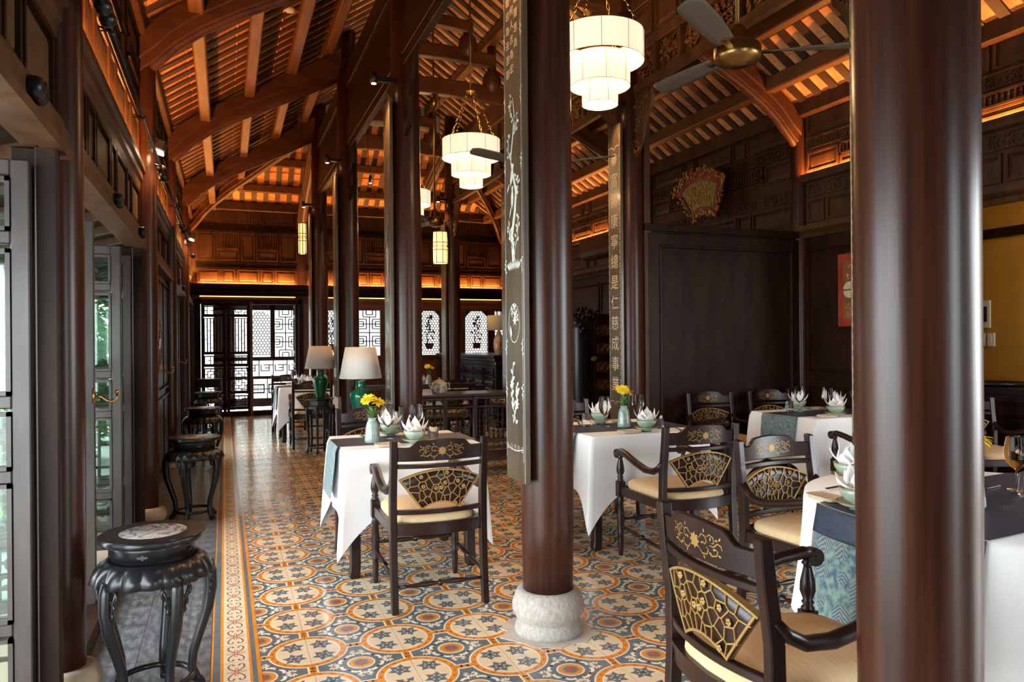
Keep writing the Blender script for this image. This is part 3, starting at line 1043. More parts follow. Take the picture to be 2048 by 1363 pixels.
# ------------------------------------------------------------------ right wall and the yellow room behind it
MR = frame_m(XC, 0, (0, 1), (-1, 0))
wr = struct('wall_right')
B().box(-1.5, -0.06, 2.4, 15.0, 0, 3.8, 0, MR).obj('wall_boarding', W_MID, wr)
B().box(4.72, -0.06, 0, 15.0, 0, 2.4, 0, MR).obj('lower_boarding', W_DARK, wr)
mould(wr, MR, -1.5, 15.0, [(0, 2.40), (0.04, 2.40), (0.07, 2.43), (0.05, 2.45), (0.09, 2.47), (0.09, 2.52), (0, 2.53)], W_MID)
for i, (a, c) in enumerate([(1.0, 3.24), (3.24, 6.17), (6.17, 9.1), (9.1, 12.03), (12.03, 15.0)]):
    a, c = a + 0.1, c - 0.1
    row(wr, MR, a, c, 2.55, 2.79, (2, 0.8, 2, 0.8, 2, 0.8), W_MID, W_MID)
    for k in range(2):
        w = (c - a) / 2
        carved(wr, MR, a + k * w + 0.01, a + (k + 1) * w - 0.01, 2.81, 2.94)
        carved(wr, MR, a + k * w + 0.01, a + (k + 1) * w - 0.01, 3.29, 3.41)
    row(wr, MR, a, c, 3.06, 3.27, (0.8, 's1.2', 1, 's1.2', 0.8) if i > 1 else (0.9, 's1.4', 0.9, 's1.4', 0.9), W_MID, W_MID)
    row(wr, MR, a, c, 3.43, 3.68, (2, 0.7, 2, 0.7, 2), W_MID, W_MID)
    if i != 2:
        mould(wr, MR, a - 0.02, c + 0.02, [(0, 2.96), (0.07, 2.97), (0.085, 3.0), (0.085, 3.04), (0.075, 3.04), (0.07, 3.03), (0, 3.03)], W_MID, 'ledge')
        if i in (1, 3):
            B().box(a, 0.03, 3.031, c, 0.05, 3.036, 0, MR).obj('cove_light_strip', LED, wr)
for a, c in ((4.72, 6.1), (9.2, 12.0), (6.25, 9.0), (12.1, 15)):
    for k in range(2):
        w = (c - a) / 2
        panel(wr, MR, a + k * w + 0.03, a + (k + 1) * w - 0.03, 1.0, 2.3, W_DARK, W_DARK)
        panel(wr, MR, a + k * w + 0.03, a + (k + 1) * w - 0.03, 0.1, 0.92, W_DARK, W_DARK)
B().box(4.66, -0.1, 0, 4.76, 0.05, 2.42, 0, MR).obj('door_jamb', W_DARK, wr, bev=0.006)
wy = struct('wall_yellow')
B().box(7.0, 1.0, 0, 7.08, 8.0, 2.9).box(5.66, 6.0, 0, 7.05, 6.06, 2.9).box(5.66, 1.0, 2.9, 7.08, 8.0, 2.98).obj('plaster', YELLW, wy)
B().box(6.96, 1.0, 2.33, 7.0, 8.0, 2.42).obj('picture_rail', W_DARK, wy)
light('POINT', 'back_room_lamp_offscreen', (6.2, 3.6, 2.6), 16, (1.0, 0.72, 0.34), size=0.15)
vr = struct('trim_veranda')
B().add([(-0.62, -2, 2.34), (-0.62, 16, 2.34), (-1.75, 16, 2.05), (-1.75, -2, 2.05), (-0.62, -2, 2.40), (-0.62, 16, 2.40), (-1.75, 16, 2.11), (-1.75, -2, 2.11)], [(0, 1, 2, 3), (4, 5, 6, 7), (2, 6, 7, 3)]).obj('veranda_soffit', W_DARK, vr)
for k in range(28):
    B().bar((-0.62, -1.8 + k * 0.64, 2.32), (-1.78, -1.8 + k * 0.64, 2.02), 0.06, 0.07).obj('veranda_rafter', W_MID, vr)
gw = struct('wall_added_sky_block')  # added wall, hides the bright sky behind the far lattices
B().box(-1.2, 20.5, -0.07, 9.0, 20.7, 4.2).obj('render', mat('pale_sky_block', (0.30, 0.33, 0.28), 0.9, col2=(0.36, 0.37, 0.35), sc=(1, 1, 1)), gw)
B().box(-0.7, 15.1, 2.55, 6.5, 17.6, 2.62).obj('veranda_soffit', W_DARK, vr)  # added unseen roof, shades the court behind the far lattices
# wall behind the camera, mostly open to the veranda
wn = struct('wall_near')
B().box(-0.65, -1.6, 2.2, 5.7, -1.5, 3.9).box(-0.65, -1.6, 0, -0.4, -1.5, 2.2).box(-0.42, -1.6, 0, 2.05, -1.5, 2.2).box(2.8, -1.6, 0, 7.1, -1.5, 2.2).obj('wall_boarding', W_MID, wn)

# ------------------------------------------------------------------ roof
ceil = struct('ceiling')
TA = 0.68
AN = math.atan(TA)
ZE = 3.74
X0L = XL - 0.12


def zroof(x):
    x = min(x, 2 * XM - x)
    return ZE + TA * (x - XL)


ridge = zroof(XM)
ZH = 3.98


def zhip(y):
    return ZH + TA * (YF - y)


LEN = (XM - X0L) / cos(AN)
raf = B().box(0, -0.045, 0, 1, 0.045, 0.022).mesh('rafter', W_RAFT)
tl = B()
tl.grid(lambda u, v: ((v - 0.5) * 0.30, (u - 0.5) * 0.15, 0.010 * (2 * u - 1) ** 2 * -1 - 0.006 * v), 4, 1)
tl.add([(-0.15, -0.075, -0.018), (-0.15, 0.075, -0.018), (-0.15, 0.075, 0.0), (-0.15, -0.075, 0.0)], [(0, 1, 2, 3)])
tile_r = tl.mesh('roof_tile', TERRA)
tiles = []


def rafter(M, ln):
    o = bpy.data.objects.new('rafter', raf)
    C.objects.link(o)
    o.parent = ceil
    o.matrix_local = M @ Matrix.Diagonal((ln, 1, 1, 1))


def tile_run(M, ln):
    k = 0.12
    while k < ln:
        j = random.uniform(-0.008, 0.008)
        tiles.append(M @ T(k, 0.105 + j, 0.030) @ Rz(random.uniform(-0.03, 0.03)) @ Ry(-0.03 + random.uniform(-0.015, 0.015)))
        k += 0.255


y = -1.35
while y < 14.9:
    xe = min(XM, XL + (zhip(y) - ZE) / TA)
    ln = (xe - X0L) / cos(AN)
    xe2 = min(XM, XL + (zhip(y + 0.105) - ZE) / TA)
    z0 = zroof(X0L)
    ML_ = T(X0L, y, z0) @ Ry(-AN)
    MR_ = T(2 * XM - X0L, y, z0) @ Rz(PI) @ Ry(-AN)
    for Mx in (ML_, MR_):
        if ln > 0.15:
            rafter(Mx, ln)
            if Mx is MR_:
                tile_run(Mx @ T(0, -0.21, 0), (xe2 - X0L) / cos(AN))
            else:
                tile_run(Mx, (xe2 - X0L) / cos(AN))
    y += 0.21
x = XL + 0.05
while x < 2 * XM - XL:
    xx = min(x, 2 * XM - x)
    ytop = YF - (zroof(xx) - ZH) / TA
    ln = (YF + 0.1 - ytop) / cos(AN)
    if ln > 0.2:
        Mx = T(x, YF + 0.1, zhip(YF + 0.1)) @ Rz(-PI / 2) @ Ry(-AN)
        rafter(Mx, ln)
        tile_run(Mx, ln - 0.1)
    x += 0.21
order = sorted(range(len(tiles)), key=lambda i: (proj(*tiles[i].translation) or (0, 0, 99))[2] if inframe(*tiles[i].translation, 0) else 1e3 + i)
near = set(order[:300])
rb = B()
src_v, src_f = tl.v, tl.f
for i, Mx in enumerate(tiles):
    if i in near:
        o = bpy.data.objects.new('roof_tile', tile_r)
        C.objects.link(o)
        o.parent = ceil
        o.matrix_local = Mx
    else:
        rb.add(src_v, src_f, 0, Mx, True)
tag(rb.obj('roof_tiles', TERRA, ceil), kind='stuff')
dk = B()
up = 0.06
dk.add([(X0L - 0.3, -1.8, zroof(X0L - 0.3) + up), (X0L - 0.3, 15.4, zroof(X0L - 0.3) + up), (XM, 15.4, ridge + up), (XM, -1.8, ridge + up), (2 * XM - X0L + 0.3, -1.8, zroof(X0L - 0.3) + up), (2 * XM - X0L + 0.3, 15.4, zroof(X0L - 0.3) + up)], [(0, 1, 2, 3), (3, 2, 5, 4)])
dk.add([(X0L - 0.3, YF + 0.4, zhip(YF + 0.4) + up), (2 * XM - X0L + 0.3, YF + 0.4, zhip(YF + 0.4) + up), (XM, YF - (ridge - ZH) / TA, ridge + up)], [(0, 1, 2)])
dk.add([(X0L, -1.55, 3.5), (2 * XM - X0L, -1.55, 3.5), (XM, -1.55, ridge + up)], [(0, 1, 2)])
dk.obj('roof_deck', W_DARK, ceil)
# purlins
for px in (-0.18, 0.29, 0.76, 1.18, 1.75, XM):
    for xx in {px, 2 * XM - px}:
        ye = min(15.0, YF - (zroof(xx) - ZH) / TA)
        zb = zroof(xx)
        B().box(xx - 0.055, -1.4, zb - 0.15, xx + 0.055, ye, zb + 0.0).obj('purlin', W_PURL, ceil, bev=0.012)
for py in (14.55, 14.0, 13.4, 12.75):
    xa = XL + (zhip(py) - ZE) / TA
    B().box(xa, py - 0.05, zhip(py) - 0.14, 2 * XM - xa, py + 0.05, zhip(py)).obj('purlin', W_PURL, ceil, bev=0.012)
for xx in (XL - 0.02, 2 * XM - XL + 0.02):
    B().box(xx - 0.06, -1.5, 3.64, xx + 0.06, 15.0, 3.80).obj('wall_plate', W_MID, ceil, bev=0.01)
B().box(XL, YF - 0.1, 3.86, 5.6, YF, 4.02).obj('wall_plate', W_MID, ceil, bev=0.01)
# curved side beams
UND = [(-0.02, 3.36), (0.10, 3.47), (0.24, 3.62), (0.42, 3.76), (0.70, 3.93), (1.10, 4.13), (1.55, 4.36), (1.97, 4.60)]
TOP = [(1.97, 4.93), (1.50, 4.63), (1.0, 4.34), (0.60, 4.12), (0.30, 3.94), (0.08, 3.76), (-0.02, 3.62)]
KX = Matrix(((1, 0, 0, 0), (0, 0, -1, 0), (0, 1, 0, 0), (0, 0, 0, 1)))


def side_beam(M):
    b = B()
    b.prism([(u, z) for u, z in UND + TOP], -0.06, 0.06, 0, M @ KX)
    mid = [(u, z + 0.09) for u, z in UND] + TOP
    b.prism(mid, -0.085, 0.085, 0, M @ KX)
    b.tube([(u, 0, z + 0.0) for u, z in UND], 0.045, 8, 0, M)
    return b.obj('curved_beam', W_BEAM, ceil, bev=0.012)


for yc in YC:
    side_beam(T(XL, yc, 0))
    side_beam(T(2 * XM - XL, yc, 0) @ Rz(PI))
for M in (T(XL, YF - 0.05, 0.1), T(2 * XM - XL, YF - 0.05, 0.1)):
    tgt = XA if M.translation.x < 1 else XB
    d = Vector((tgt - M.translation.x, YC[3] - YF, 0))
    k = d.length / 1.97
    side_beam(M @ Rz(math.atan2(d.y, d.x)) @ Matrix.Diagonal((k, 1, 1, 1)))
# corner hip stop beams from the end wall to the nave columns
for tgt in (XA, XB):
    side_beam(T(tgt, YF - 0.05, 0.1) @ Rz(-PI / 2) @ Matrix.Diagonal((1.5, 1, 1, 1)))
# trusses across the nave: three bowed ties with carved vase posts
for yc in YC:
    for zc, x0, x1, t in ((4.42, XA, XB, 0.2), (4.88, XA + 0.28, XB - 0.28, 0.17), (5.28, XA + 0.58, XB - 0.58, 0.15)):
        n = 12
        lo = [(x0 + (x1 - x0) * i / n, zc + 0.05 * sin(PI * i / n)) for i in range(n + 1)]
        hi = [(u, z + t) for u, z in lo[::-1]]
        B().prism(lo + hi, -0.06, 0.06, 0, T(0, yc, 0) @ KX).obj('tie_beam', W_BEAM, ceil, bev=0.012)
    for xx, z0, z1 in ((XA + 0.32, 4.6, 5.2), (XB - 0.32, 4.6, 5.2), (XA + 0.64, 5.03, 5.45), (XB - 0.64, 5.03, 5.45), (XM, 5.45, 5.8)):
        b = B()
        b.lathe([(0.03, -0.06), (0.07, -0.04), (0.11, 0.04), (0.12, 0.12), (0.10, 0.2), (0.075, 0.23), (0.06, 0.25), (0.06, z1 - z0)], 12, 0, T(xx, yc, z0), True, True, lambda a, k: 1 + (0.05 * cos(12 * a) if k < 5 else 0))
        b.obj('king_post', W_BEAM, ceil)
# pale gable panels above the last truss
gb = B()
zt = 4.95
gb.box(XA + 0.12, YC[3] + 0.25, zt - 0.02, XB - 0.12, YC[3] + 0.27, zt + 0.36)
gb.obj('gable_panel', PLAST, ceil)


# friezes of carved panels along both column rows
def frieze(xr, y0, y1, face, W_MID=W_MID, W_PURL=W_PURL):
    M = frame_m(xr, 0, (0, 1), (face, 0))
    fr = struct('trim_%d' % (2 + len([o for o in bpy.data.objects if o.name.startswith('trim_')])))
    B().box(y0, -0.03, 3.64, y1, 0.03, 3.72, 0, M).box(y0, -0.03, 3.98, y1, 0.03, 4.06, 0, M).box(y0, -0.02, 4.06, y1, 0.02, 4.42, 0, M).box(y0, -0.045, 4.38, y1, 0.045, 4.62, 0, M).box(y0, -0.04, 3.72, y1, -0.02, 3.98, 0, M).obj('frieze_rail', W_MID, fr, bev=0.006)
    n = 7
    w = (y1 - y0) / n
    for k in range(n):
        u = y0 + k * w
        B().box(u - 0.02, -0.025, 3.72, u + 0.02, 0.035, 3.98, 0, M).obj('stile', W_MID, fr)
        b = B()
        rnd = random.Random(k)
        K = M @ Matrix(((1, 0, 0, 0), (0, 0, 1, 0.0), (0, 1, 0, 0), (0, 0, 0, 1)))
        for q in range(46):
            b.prism(leaf(rnd.uniform(u + 0.05, u + w - 0.08), rnd.uniform(3.76, 3.93), 0.05, 0.014, rnd.random() * 6.28), 0, 0.014, 0, K)
        b.obj('carved_panel', W_PURL, fr)
        panel(fr, M, u + 0.02, u + w - 0.02, 4.07, 4.36, W_MID, W_MID, 0.02)
    for ye, s_ in ((y0, 1), (y1, -1)):
        b = B()
        K = M @ Matrix(((1, 0, 0, 0), (0, 0, 1, -0.02), (0, 1, 0, 0), (0, 0, 0, 1)))
        b.prism([(ye, 3.64), (ye + s_ * 0.42, 3.64), (ye + s_ * 0.30, 3.56), (ye + s_ * 0.26, 3.44), (ye + s_ * 0.17, 3.34), (ye + s_ * 0.13, 3.2), (ye + s_ * 0.06, 3.1), (ye, 3.06)][::s_], 0, 0.03, 0, K)
        rnd = random.Random(5)
        for q in range(40):
            t = rnd.random()
            b.prism(leaf(ye + s_ * rnd.uniform(0.02, 0.05 + 0.3 * t * t), 3.1 + 0.5 * t, 0.045, 0.013, rnd.random() * 6.28), 0.03, 0.042, 1, K)
        b.obj('carved_bracket', [W_MID, W_PURL], fr)


for i in range(3):
    frieze(XB, YC[i] + 0.13, YC[i + 1] - 0.13, -1)
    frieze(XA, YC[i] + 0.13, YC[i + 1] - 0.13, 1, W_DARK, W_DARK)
frieze(XB, 0.4, YC[0] - 0.13, -1)
# partition between the second column of the right row and the right wall
pt = struct('wall_partition')
MPn = frame_m(0, YC[1], (1, 0), (0, -1))
B().box(3.72, -0.03, 0, 5.56, 0.03, 2.44, 0, MPn).box(3.70, -0.04, 2.40, 5.58, 0.06, 2.47, 0, MPn).obj('board', W_DARK, pt, bev=0.006)
b = B()
for r in ((3.74, 0.0, 3.86, 2.38), (5.44, 0.0, 5.56, 2.38), (3.86, 2.27, 5.44, 2.38), (3.86, 0.0, 5.44, 0.15)):
    b.box(r[0], 0.03, r[1], r[2], 0.055, r[3], 0, MPn)
for r in ((3.86, 0.15, 3.885, 2.27), (5.415, 0.15, 5.44, 2.27), (3.86, 2.245, 5.44, 2.27), (3.86, 0.15, 5.44, 0.175)):
    b.box(r[0], 0.03, r[1], r[2], 0.07, r[3], 0, MPn)
b.obj('frame', W_DARK, pt, bev=0.004)
B().box(3.70, -0.03, 0, 3.77, 0.05, 3.64, 0, MPn).obj('frame_post', W_MID, pt, bev=0.006)


# ------------------------------------------------------------------ columns
def column(x, y, r, top, stone, label, group=None, lean=0.0, br=1.34, zb=0.205):
    t = thing('column', label, 'column', (x, y, 0), 0, group)
    pr = [(r * 0.93, zb - 0.02), (r * 0.97, 0.5), (r, 1.2), (r * 1.0, 2.2), (r * 0.95, 3.4), (r * 0.88, top)]
    B().lathe(pr, 32).obj('shaft', W_COL, t)
    R = r * br
    k = zb / 0.205
    B().lathe([(R * 0.92, 0), (R * 0.94, 0.02 * k), (R * 0.90, 0.045 * k), (R * 0.82, 0.055 * k), (R * 0.90, 0.075 * k), (R * 1.0, 0.11 * k), (R * 1.0, 0.14 * k), (R * 0.93, 0.175 * k), (R * 0.84, 0.2 * k), (R * 0.72, 0.206 * k)], 32).obj('stone_base', stone, t)
    return t


BEH = 'lacquered column behind the others in the rows'
column(1.42, 1.215, 0.126, 5.1, STONE, 'thick scuffed brown column in front of the round table')
NA = ['tall dark column on a round pale stone base with pearl inlaid board', 'dark nave column beside the bench with the teapot', 'dark nave column behind the larger green lamp', 'dark nave column behind the hexagonal lamp stand']
for i, yc in enumerate(YC):
    co = column((1.42, 1.43, 1.395, 1.405)[i], yc, 0.127, 5.1, STONE, NA[i])
    if i == 0:
        rr_ = random.Random(1)
        B().prism([((0.22 + rr_.uniform(-0.03, 0.03)) * cos(2 * PI * k / 22), (0.22 + rr_.uniform(-0.03, 0.03)) * sin(2 * PI * k / 22)) for k in range(22)], 0.0, 0.003).obj('mortar_patch', SMEAR, co)
    column(XB, yc, 0.127, 5.1, STONE, ['dark column hidden behind the scuffed near column', 'warm brown column beside the dark partition', 'dark column beyond the pearl inlaid board', 'dark column in front of the bar counter'][i])
    column((-0.575, -0.54, -0.565, -0.56)[i], yc + 0.02, 0.078, 3.75, SAND, ['wall column beside the nearest flower stand', 'wall column between the open glass doors and the dark boarding', 'wall column beside the wire flower ornament', 'wall column at the far end of the left doors'][i], br=1.65, zb=0.15)
    column(XC - 0.01, yc, 0.085, 3.8, SAND, ['wall column beside the yellow room', 'wall column at the right edge of the dark partition', 'wall column hidden behind the partition', 'wall column beside the bar counter'][i], br=1.6, zb=0.15)


# ------------------------------------------------------------------ hanging inscription boards
def text_mesh(body, size, name):
    cu = bpy.data.curves.new(name, 'FONT')
    cu.body = body
    cu.size = size
    cu.align_x = 'CENTER'
    cu.align_y = 'CENTER'
    cu.resolution_u = 2
    o = bpy.data.objects.new(name, cu)
    C.objects.link(o)
    dg = bpy.context.evaluated_depsgraph_get()
    me = bpy.data.meshes.new_from_object(o.evaluated_get(dg))
    bpy.data.objects.remove(o)
    bpy.data.curves.remove(cu)
    return me


def add_text(par, body, size, K, mt, name='lettering'):
    me = text_mesh(body, size, name)
    me.transform(K)
    me.materials.clear()
    me.materials.append(mt)
    o = bpy.data.objects.new(name, me)
    C.objects.link(o)
    o.parent = par
    return o


KB = Matrix(((0, 0, -1, -0.0165), (-1, 0, 0, 0), (0, 1, 0, 0), (0, 0, 0, 1)))   # (right, up, out) on the -X face of a board


def spray(b, pts, n, rnd, spread, ln, w):
    stroke(b, pts, 0.006, 0.0, 0, KB)
    for k in range(n):
        t = (k + 0.5) / n * (len(pts) - 1)
        i = min(int(t), len(pts) - 2)
        f = t - i
        x = pts[i][0] * (1 - f) + pts[i + 1][0] * f
        y = pts[i][1] * (1 - f) + pts[i + 1][1] * f
        a = rnd.uniform(0.3, 1.2) * (1 if k % 2 else -1) + PI / 2
        b.flat(leaf(x + rnd.uniform(-spread, spread), y + rnd.uniform(-spread, spread), ln * rnd.uniform(0.6, 1.2), w, a), 0.0003, 0, KB)


def board(x, y, z0, z1, kind, label, w=0.235, texts=False):
    t = thing('inscription_board', label, 'wooden board', (x, y, 0))
    B().box(-0.015, -w / 2, z0, 0.015, w / 2, z1).obj('board', W_BOARD, t, bev=0.004)
    b = B()
    for s_ in (-1, 1):
        stroke(b, [(s_ * (w / 2 - 0.012), z0 + 0.1), (s_ * (w / 2 - 0.012), z1 - 0.1)], 0.003, 0, 0, KB)
    rnd = random.Random(3)
    if kind == 'pearl':
        stroke(b, [(0.0, 1.74), (-0.02, 1.86), (0.02, 1.97), (0.035, 2.06), (0.0, 2.14), (-0.03, 2.22), (0.0, 2.32), (0.02, 2.42), (0.0, 2.5)], [0.034, 0.03, 0.026, 0.022, 0.019, 0.015, 0.012, 0.009, 0.005], 0, 0, KB)
        for a in ([(0.0, 1.76), (0.05, 1.85), (0.06, 1.95)], [(-0.01, 1.8), (-0.05, 1.86), (-0.06, 1.92)], [(0.03, 2.02), (0.06, 2.08), (0.05, 2.13)], [(-0.02, 2.2), (-0.06, 2.26), (-0.06, 2.32)], [(0.0, 2.32), (0.05, 2.36), (0.06, 2.4)], [(0.015, 2.38), (-0.03, 2.44), (-0.03, 2.5)]):
            spray(b, a, 12, rnd, 0.014, 0.026, 0.008)
        for bx_, bz, ang in ((-0.035, 2.14, 1.2), (-0.015, 2.03, 1.5)):       # two birds
            b.flat(leaf(bx_, bz - 0.05, 0.11, 0.018, ang), 0.0005, 0, KB)
            b.flat(leaf(bx_ - 0.01, bz - 0.03, 0.06, 0.007, ang + PI * 0.9), 0.0005, 0, KB)
            b.flat(ell(bx_ + 0.11 * cos(ang) * 0.9, bz - 0.05 + 0.1 * sin(ang), 0.012, 0.012), 0.0006, 0, KB)
        for k in range(9):
            b.flat(leaf(-0.05 + k * 0.013, 1.70, 0.05, 0.008, PI / 2 + (4 - k) * 0.2), 0.0004, 0, KB)
        stroke(b, [(0.068 * cos(2 * PI * i / 24), 1.452 + 0.09 * sin(2 * PI * i / 24)) for i in range(25)], 0.004, 0, 0, KB)
        spray(b, [(-0.04, 1.50), (0.0, 1.49), (0.05, 1.47)], 10, rnd, 0.012, 0.03, 0.008)
        spray(b, [(0.0, 1.53), (0.0, 1.47)], 6, rnd, 0.01, 0.03, 0.01)
        b.flat(star(0.01, 1.465, 0.03, 0.012, 6), 0.0006, 0, KB)
        b.flat(leaf(-0.03, 1.385, 0.06, 0.012, 1.9), 0.0006, 0, KB)
        for s_, tp in ((-1, 1.27), (1, 1.16)):
            spray(b, [(0.0 - s_ * 0.02, 0.985), (s_ * 0.02, 1.06), (s_ * 0.035, 1.12), (s_ * 0.03 if s_ > 0 else -0.015, tp)], 13, rnd, 0.006, 0.032, 0.009)
            b.flat(star(s_ * 0.03, 1.08 if s_ > 0 else 1.17, 0.03, 0.012, 7), 0.0006, 0, KB)
        for s_ in (-1, 1):
            for zz in (2.75, 2.45, 2.15, 1.68, 1.30, 1.10):
                spray(b, [(s_ * 0.103, zz), (s_ * 0.103, zz + 0.07)], 5, rnd, 0.003, 0.02, 0.005)
        stroke(b, [(-0.10, 0.875), (-0.05, 0.865), (0, 0.86), (0.05, 0.865), (0.10, 0.875)], 0.004, 0, 0, KB)
        for k in range(5):
            q = -0.09 + k * 0.045
            stroke(b, [(q - 0.008, 0.862), (q + 0.008, 0.862), (q + 0.008, 0.885), (q - 0.008, 0.885), (q - 0.008, 0.866)], 0.003, 0.0002, 0, KB)
        b.obj('pearl_inlay', PEARL, t)
        if texts:
            for k, (cx, s_, zt) in enumerate(((-0.055, '植印為去首節', 2.99), (-0.005, '等為何人吉為宏', 3.04), (0.045, '百粗隱思為', 3.01))):
                for q, ch in enumerate(s_):
                    add_text(t, ch, 0.047, KB @ T(cx, zt - 0.068 * q - (0 if k else 0.03), 0.0006), INLAY)
    else:
        for s_ in (-1, 1):
            for q in range(36):
                zz = z0 + 0.25 + q * (z1 - z0 - 0.5) / 36
                stroke(b, [(s_ * 0.088, zz), (s_ * 0.1, zz), (s_ * 0.1, zz + 0.03), (s_ * 0.088, zz + 0.03)], 0.004, 0, 0, KB)
        for zz in (z1 - 0.2, z0 + 0.2):
            stroke(b, [(-0.1, zz), (-0.03, zz), (0, zz - 0.03), (0.03, zz), (0.1, zz)], 0.006, 0, 0, KB)
        for k in range(10):
            b.flat(leaf(0, z1 - 0.32, 0.05, 0.01, 2 * PI * k / 10), 0, 0, KB)
        stroke(b, [(0.055 * cos(2 * PI * i / 16), z1 - 0.32 + 0.055 * sin(2 * PI * i / 16)) for i in range(17)], 0.005, 0, 0, KB)
        b.obj('inlay_border', INLAY, t)
        if texts:
            for q, ch in enumerate('富壽康寧總是仁慈成事業'):
                add_text(t, ch, 0.145, KB @ T(0, z1 - 0.52 - q * 0.19, 0.0006), INLAY)
    return t


board(1.275, YC[0], 0.72, 3.40, 'pearl', 'pearl inlaid board with birds on a branch hung on a column', texts=True)
board(1.285, YC[1], 0.72, 3.37, 'pearl', 'worn inlaid board hung on the column behind the dining table vase')
board(1.25, YC[2], 0.72, 3.37, 'pearl', 'inlaid board seen nearly edge on behind the larger lamp shade')
board(1.26, YC[3], 0.72, 3.37, 'pearl', 'narrow inlaid board behind the small lantern far away')
board(XB - 0.145, YC[1], 0.60, 3.37, 'script', 'board with a column of large pale characters beside the partition', texts=True)
board(XB - 0.145, YC[0], 0.72, 3.6, 'script', 'board peeping out behind the scuffed near column', texts=True)
board(XB - 0.145, YC[2], 0.72, 3.37, 'script', 'board with characters on a column beyond the pearl inlaid board', texts=False)
board(XB - 0.145, YC[3], 0.72, 3.37, 'script', 'slim pale board on the column before the bar counter', texts=False)

# ------------------------------------------------------------------ open glass doors of the left wall
LS = [(1.75, 1.93, 'carve', 1), (1.20, 1.69, 'none', 2), (0.95, 1.145, 'carve', 3), (0.44, 0.905, 'fret', 4), (0.12, 0.39, 'carve', 2)]


def left_leaf(y, w=0.56, ang=0.0, x=-0.61):
    return door_leaf(0.0, w, 1.99, T(x, y, 0) @ Rz(ang) @ frame_m(0, 0, (-1, 0), (0, -1)), LS, W_GREY, sw=0.055, dep=0.045)


left_leaf(2.95, ang=0.0)
left_leaf(4.27, ang=0.05)
left_leaf(5.32, ang=-0.02)
left_leaf(5.86, ang=0.03)
left_leaf(10.3)
left_leaf(11.6)
# door-head latches: double-lobed black blocks on the lintel
b = B()
for dx, r in ((-0.032, 0.033), (0.026, 0.038)):
    b.lathe([(r, 0), (r, 0.045), (r * 0.9, 0.055), (r * 0.5, 0.057), (r * 0.45, 0.052), (0.0001, 0.052)], 16, 0, Matrix(((0, 0, 1, 0), (1, 0, 0, dx), (0, 1, 0, 0), (0, 0, 0, 1))))
latch = b.mesh('door_latch', W_BLK)
for k, yy in enumerate((2.58, 4.42, 5.62, 10.0, 11.2)):
    put('door_latch', latch, wl, (XL + 0.012, yy, 2.125))
# brass coat hooks on the wall columns
for k, (x, yy, lb) in enumerate(((-0.475, 3.27, 'brass coat hook on the wall column beside the nearest flower stand'), (-0.45, 6.25, 'brass coat hook on the second wall column'), (-0.48, 9.15, 'brass coat hook on the wall column beyond the wire flower'))):
    t = thing('coat_hook', lb, 'hook', (x, yy, 1.17))
    B().lathe([(0.0001, 0.0), (0.02, 0.0), (0.022, 0.004), (0.012, 0.01), (0.0001, 0.012)], 14, 0, Ry(PI / 2) @ Matrix.Diagonal((1.5, 1, 1, 1))).obj('back_plate', BRASS, t)
    B().tube([(0, 0, 0), (0.03, 0, -0.004), (0.05, 0, -0.02), (0.07, 0, -0.024), (0.083, 0, -0.012), (0.084, 0, 0.008)], [0.006, 0.006, 0.006, 0.006, 0.0055, 0.005], 8).lathe([(0.0001, -0.009), (0.009, -0.003), (0.009, 0.003), (0.0001, 0.009)], 10, 0, T(0.084, 0, 0.014)).obj('hook', BRASS, t)


# track rails with black ball ends
def rail(y0, y1, z, lb):
    t = thing('track_rail', lb, 'rail', (XL + 0.14, y0, z))
    L_ = y1 - y0
    B().tube([(0, 0, 0), (0, L_, 0)], 0.009, 10).obj('tube', BLACKM, t)
    for u in (0.0, L_):
        B().lathe([(0.0001, -0.034), (0.02, -0.027), (0.033, -0.008), (0.033, 0.008), (0.02, 0.027), (0.0001, 0.034)], 16, 0, T(0, u, 0)).obj('ball_end', BLACKM, t)
    for u in (0.12, L_ / 2, L_ - 0.12):
        b = B()
        b.tube([(0, u, 0), (-0.045, u - 0.02, 0.005)], 0.004, 6).tube([(0, u, 0), (-0.045, u + 0.025, 0.005)], 0.004, 6).tube([(0, u - 0.015, 0), (0, u + 0.015, 0)], 0.013, 8)
        b.obj('bracket', BLACKM, t)


rail(0.6, 3.20, 2.65, 'black track rail over the nearest glass doors')
rail(3.32, 6.05, 2.65, 'black track rail with ball ends along the lit cornice')
rail(6.35, 8.95, 2.65, 'black track rail over the dark boarded bay')
rail(9.3, 11.9, 2.65, 'black track rail near the far end of the left wall')


def floodlight(y, z, x, s_, lb):
    t = thing('flood_light', lb, 'lamp', (x, y, z))
    M = Rz(0 if s_ > 0 else PI)
    B().box(-0.01, -0.05, -0.06, 0.02, 0.05, 0.06, 0, M).tube([(0.02, 0, 0), (0.05, 0, -0.01)], 0.012, 8, 0, M).obj('mount', BLACKM, t)
    B().box(0.045, -0.055, -0.035, 0.115, 0.055, 0.05, 0, M @ Ry(0.3)).obj('housing', BLACKM, t, bev=0.012)
    B().box(0.05, -0.048, -0.05, 0.11, 0.048, -0.036, 0, M @ Ry(0.3)).obj('lamp_glass', BULB, t)
    light('SPOT', 'flood_beam', (0.07 * s_, 0, -0.075), 40, target=(0.16 * s_, 0, -1.0), size=0.04, angle=2.5, blend=1.0, parent=t)
    return t


floodlight(6.02, 2.83, XL + 0.06, 1, 'small lit flood light on the second wall column')
floodlight(11.9, 2.95, XL + 0.06, 1, 'small lit flood light near the far door')


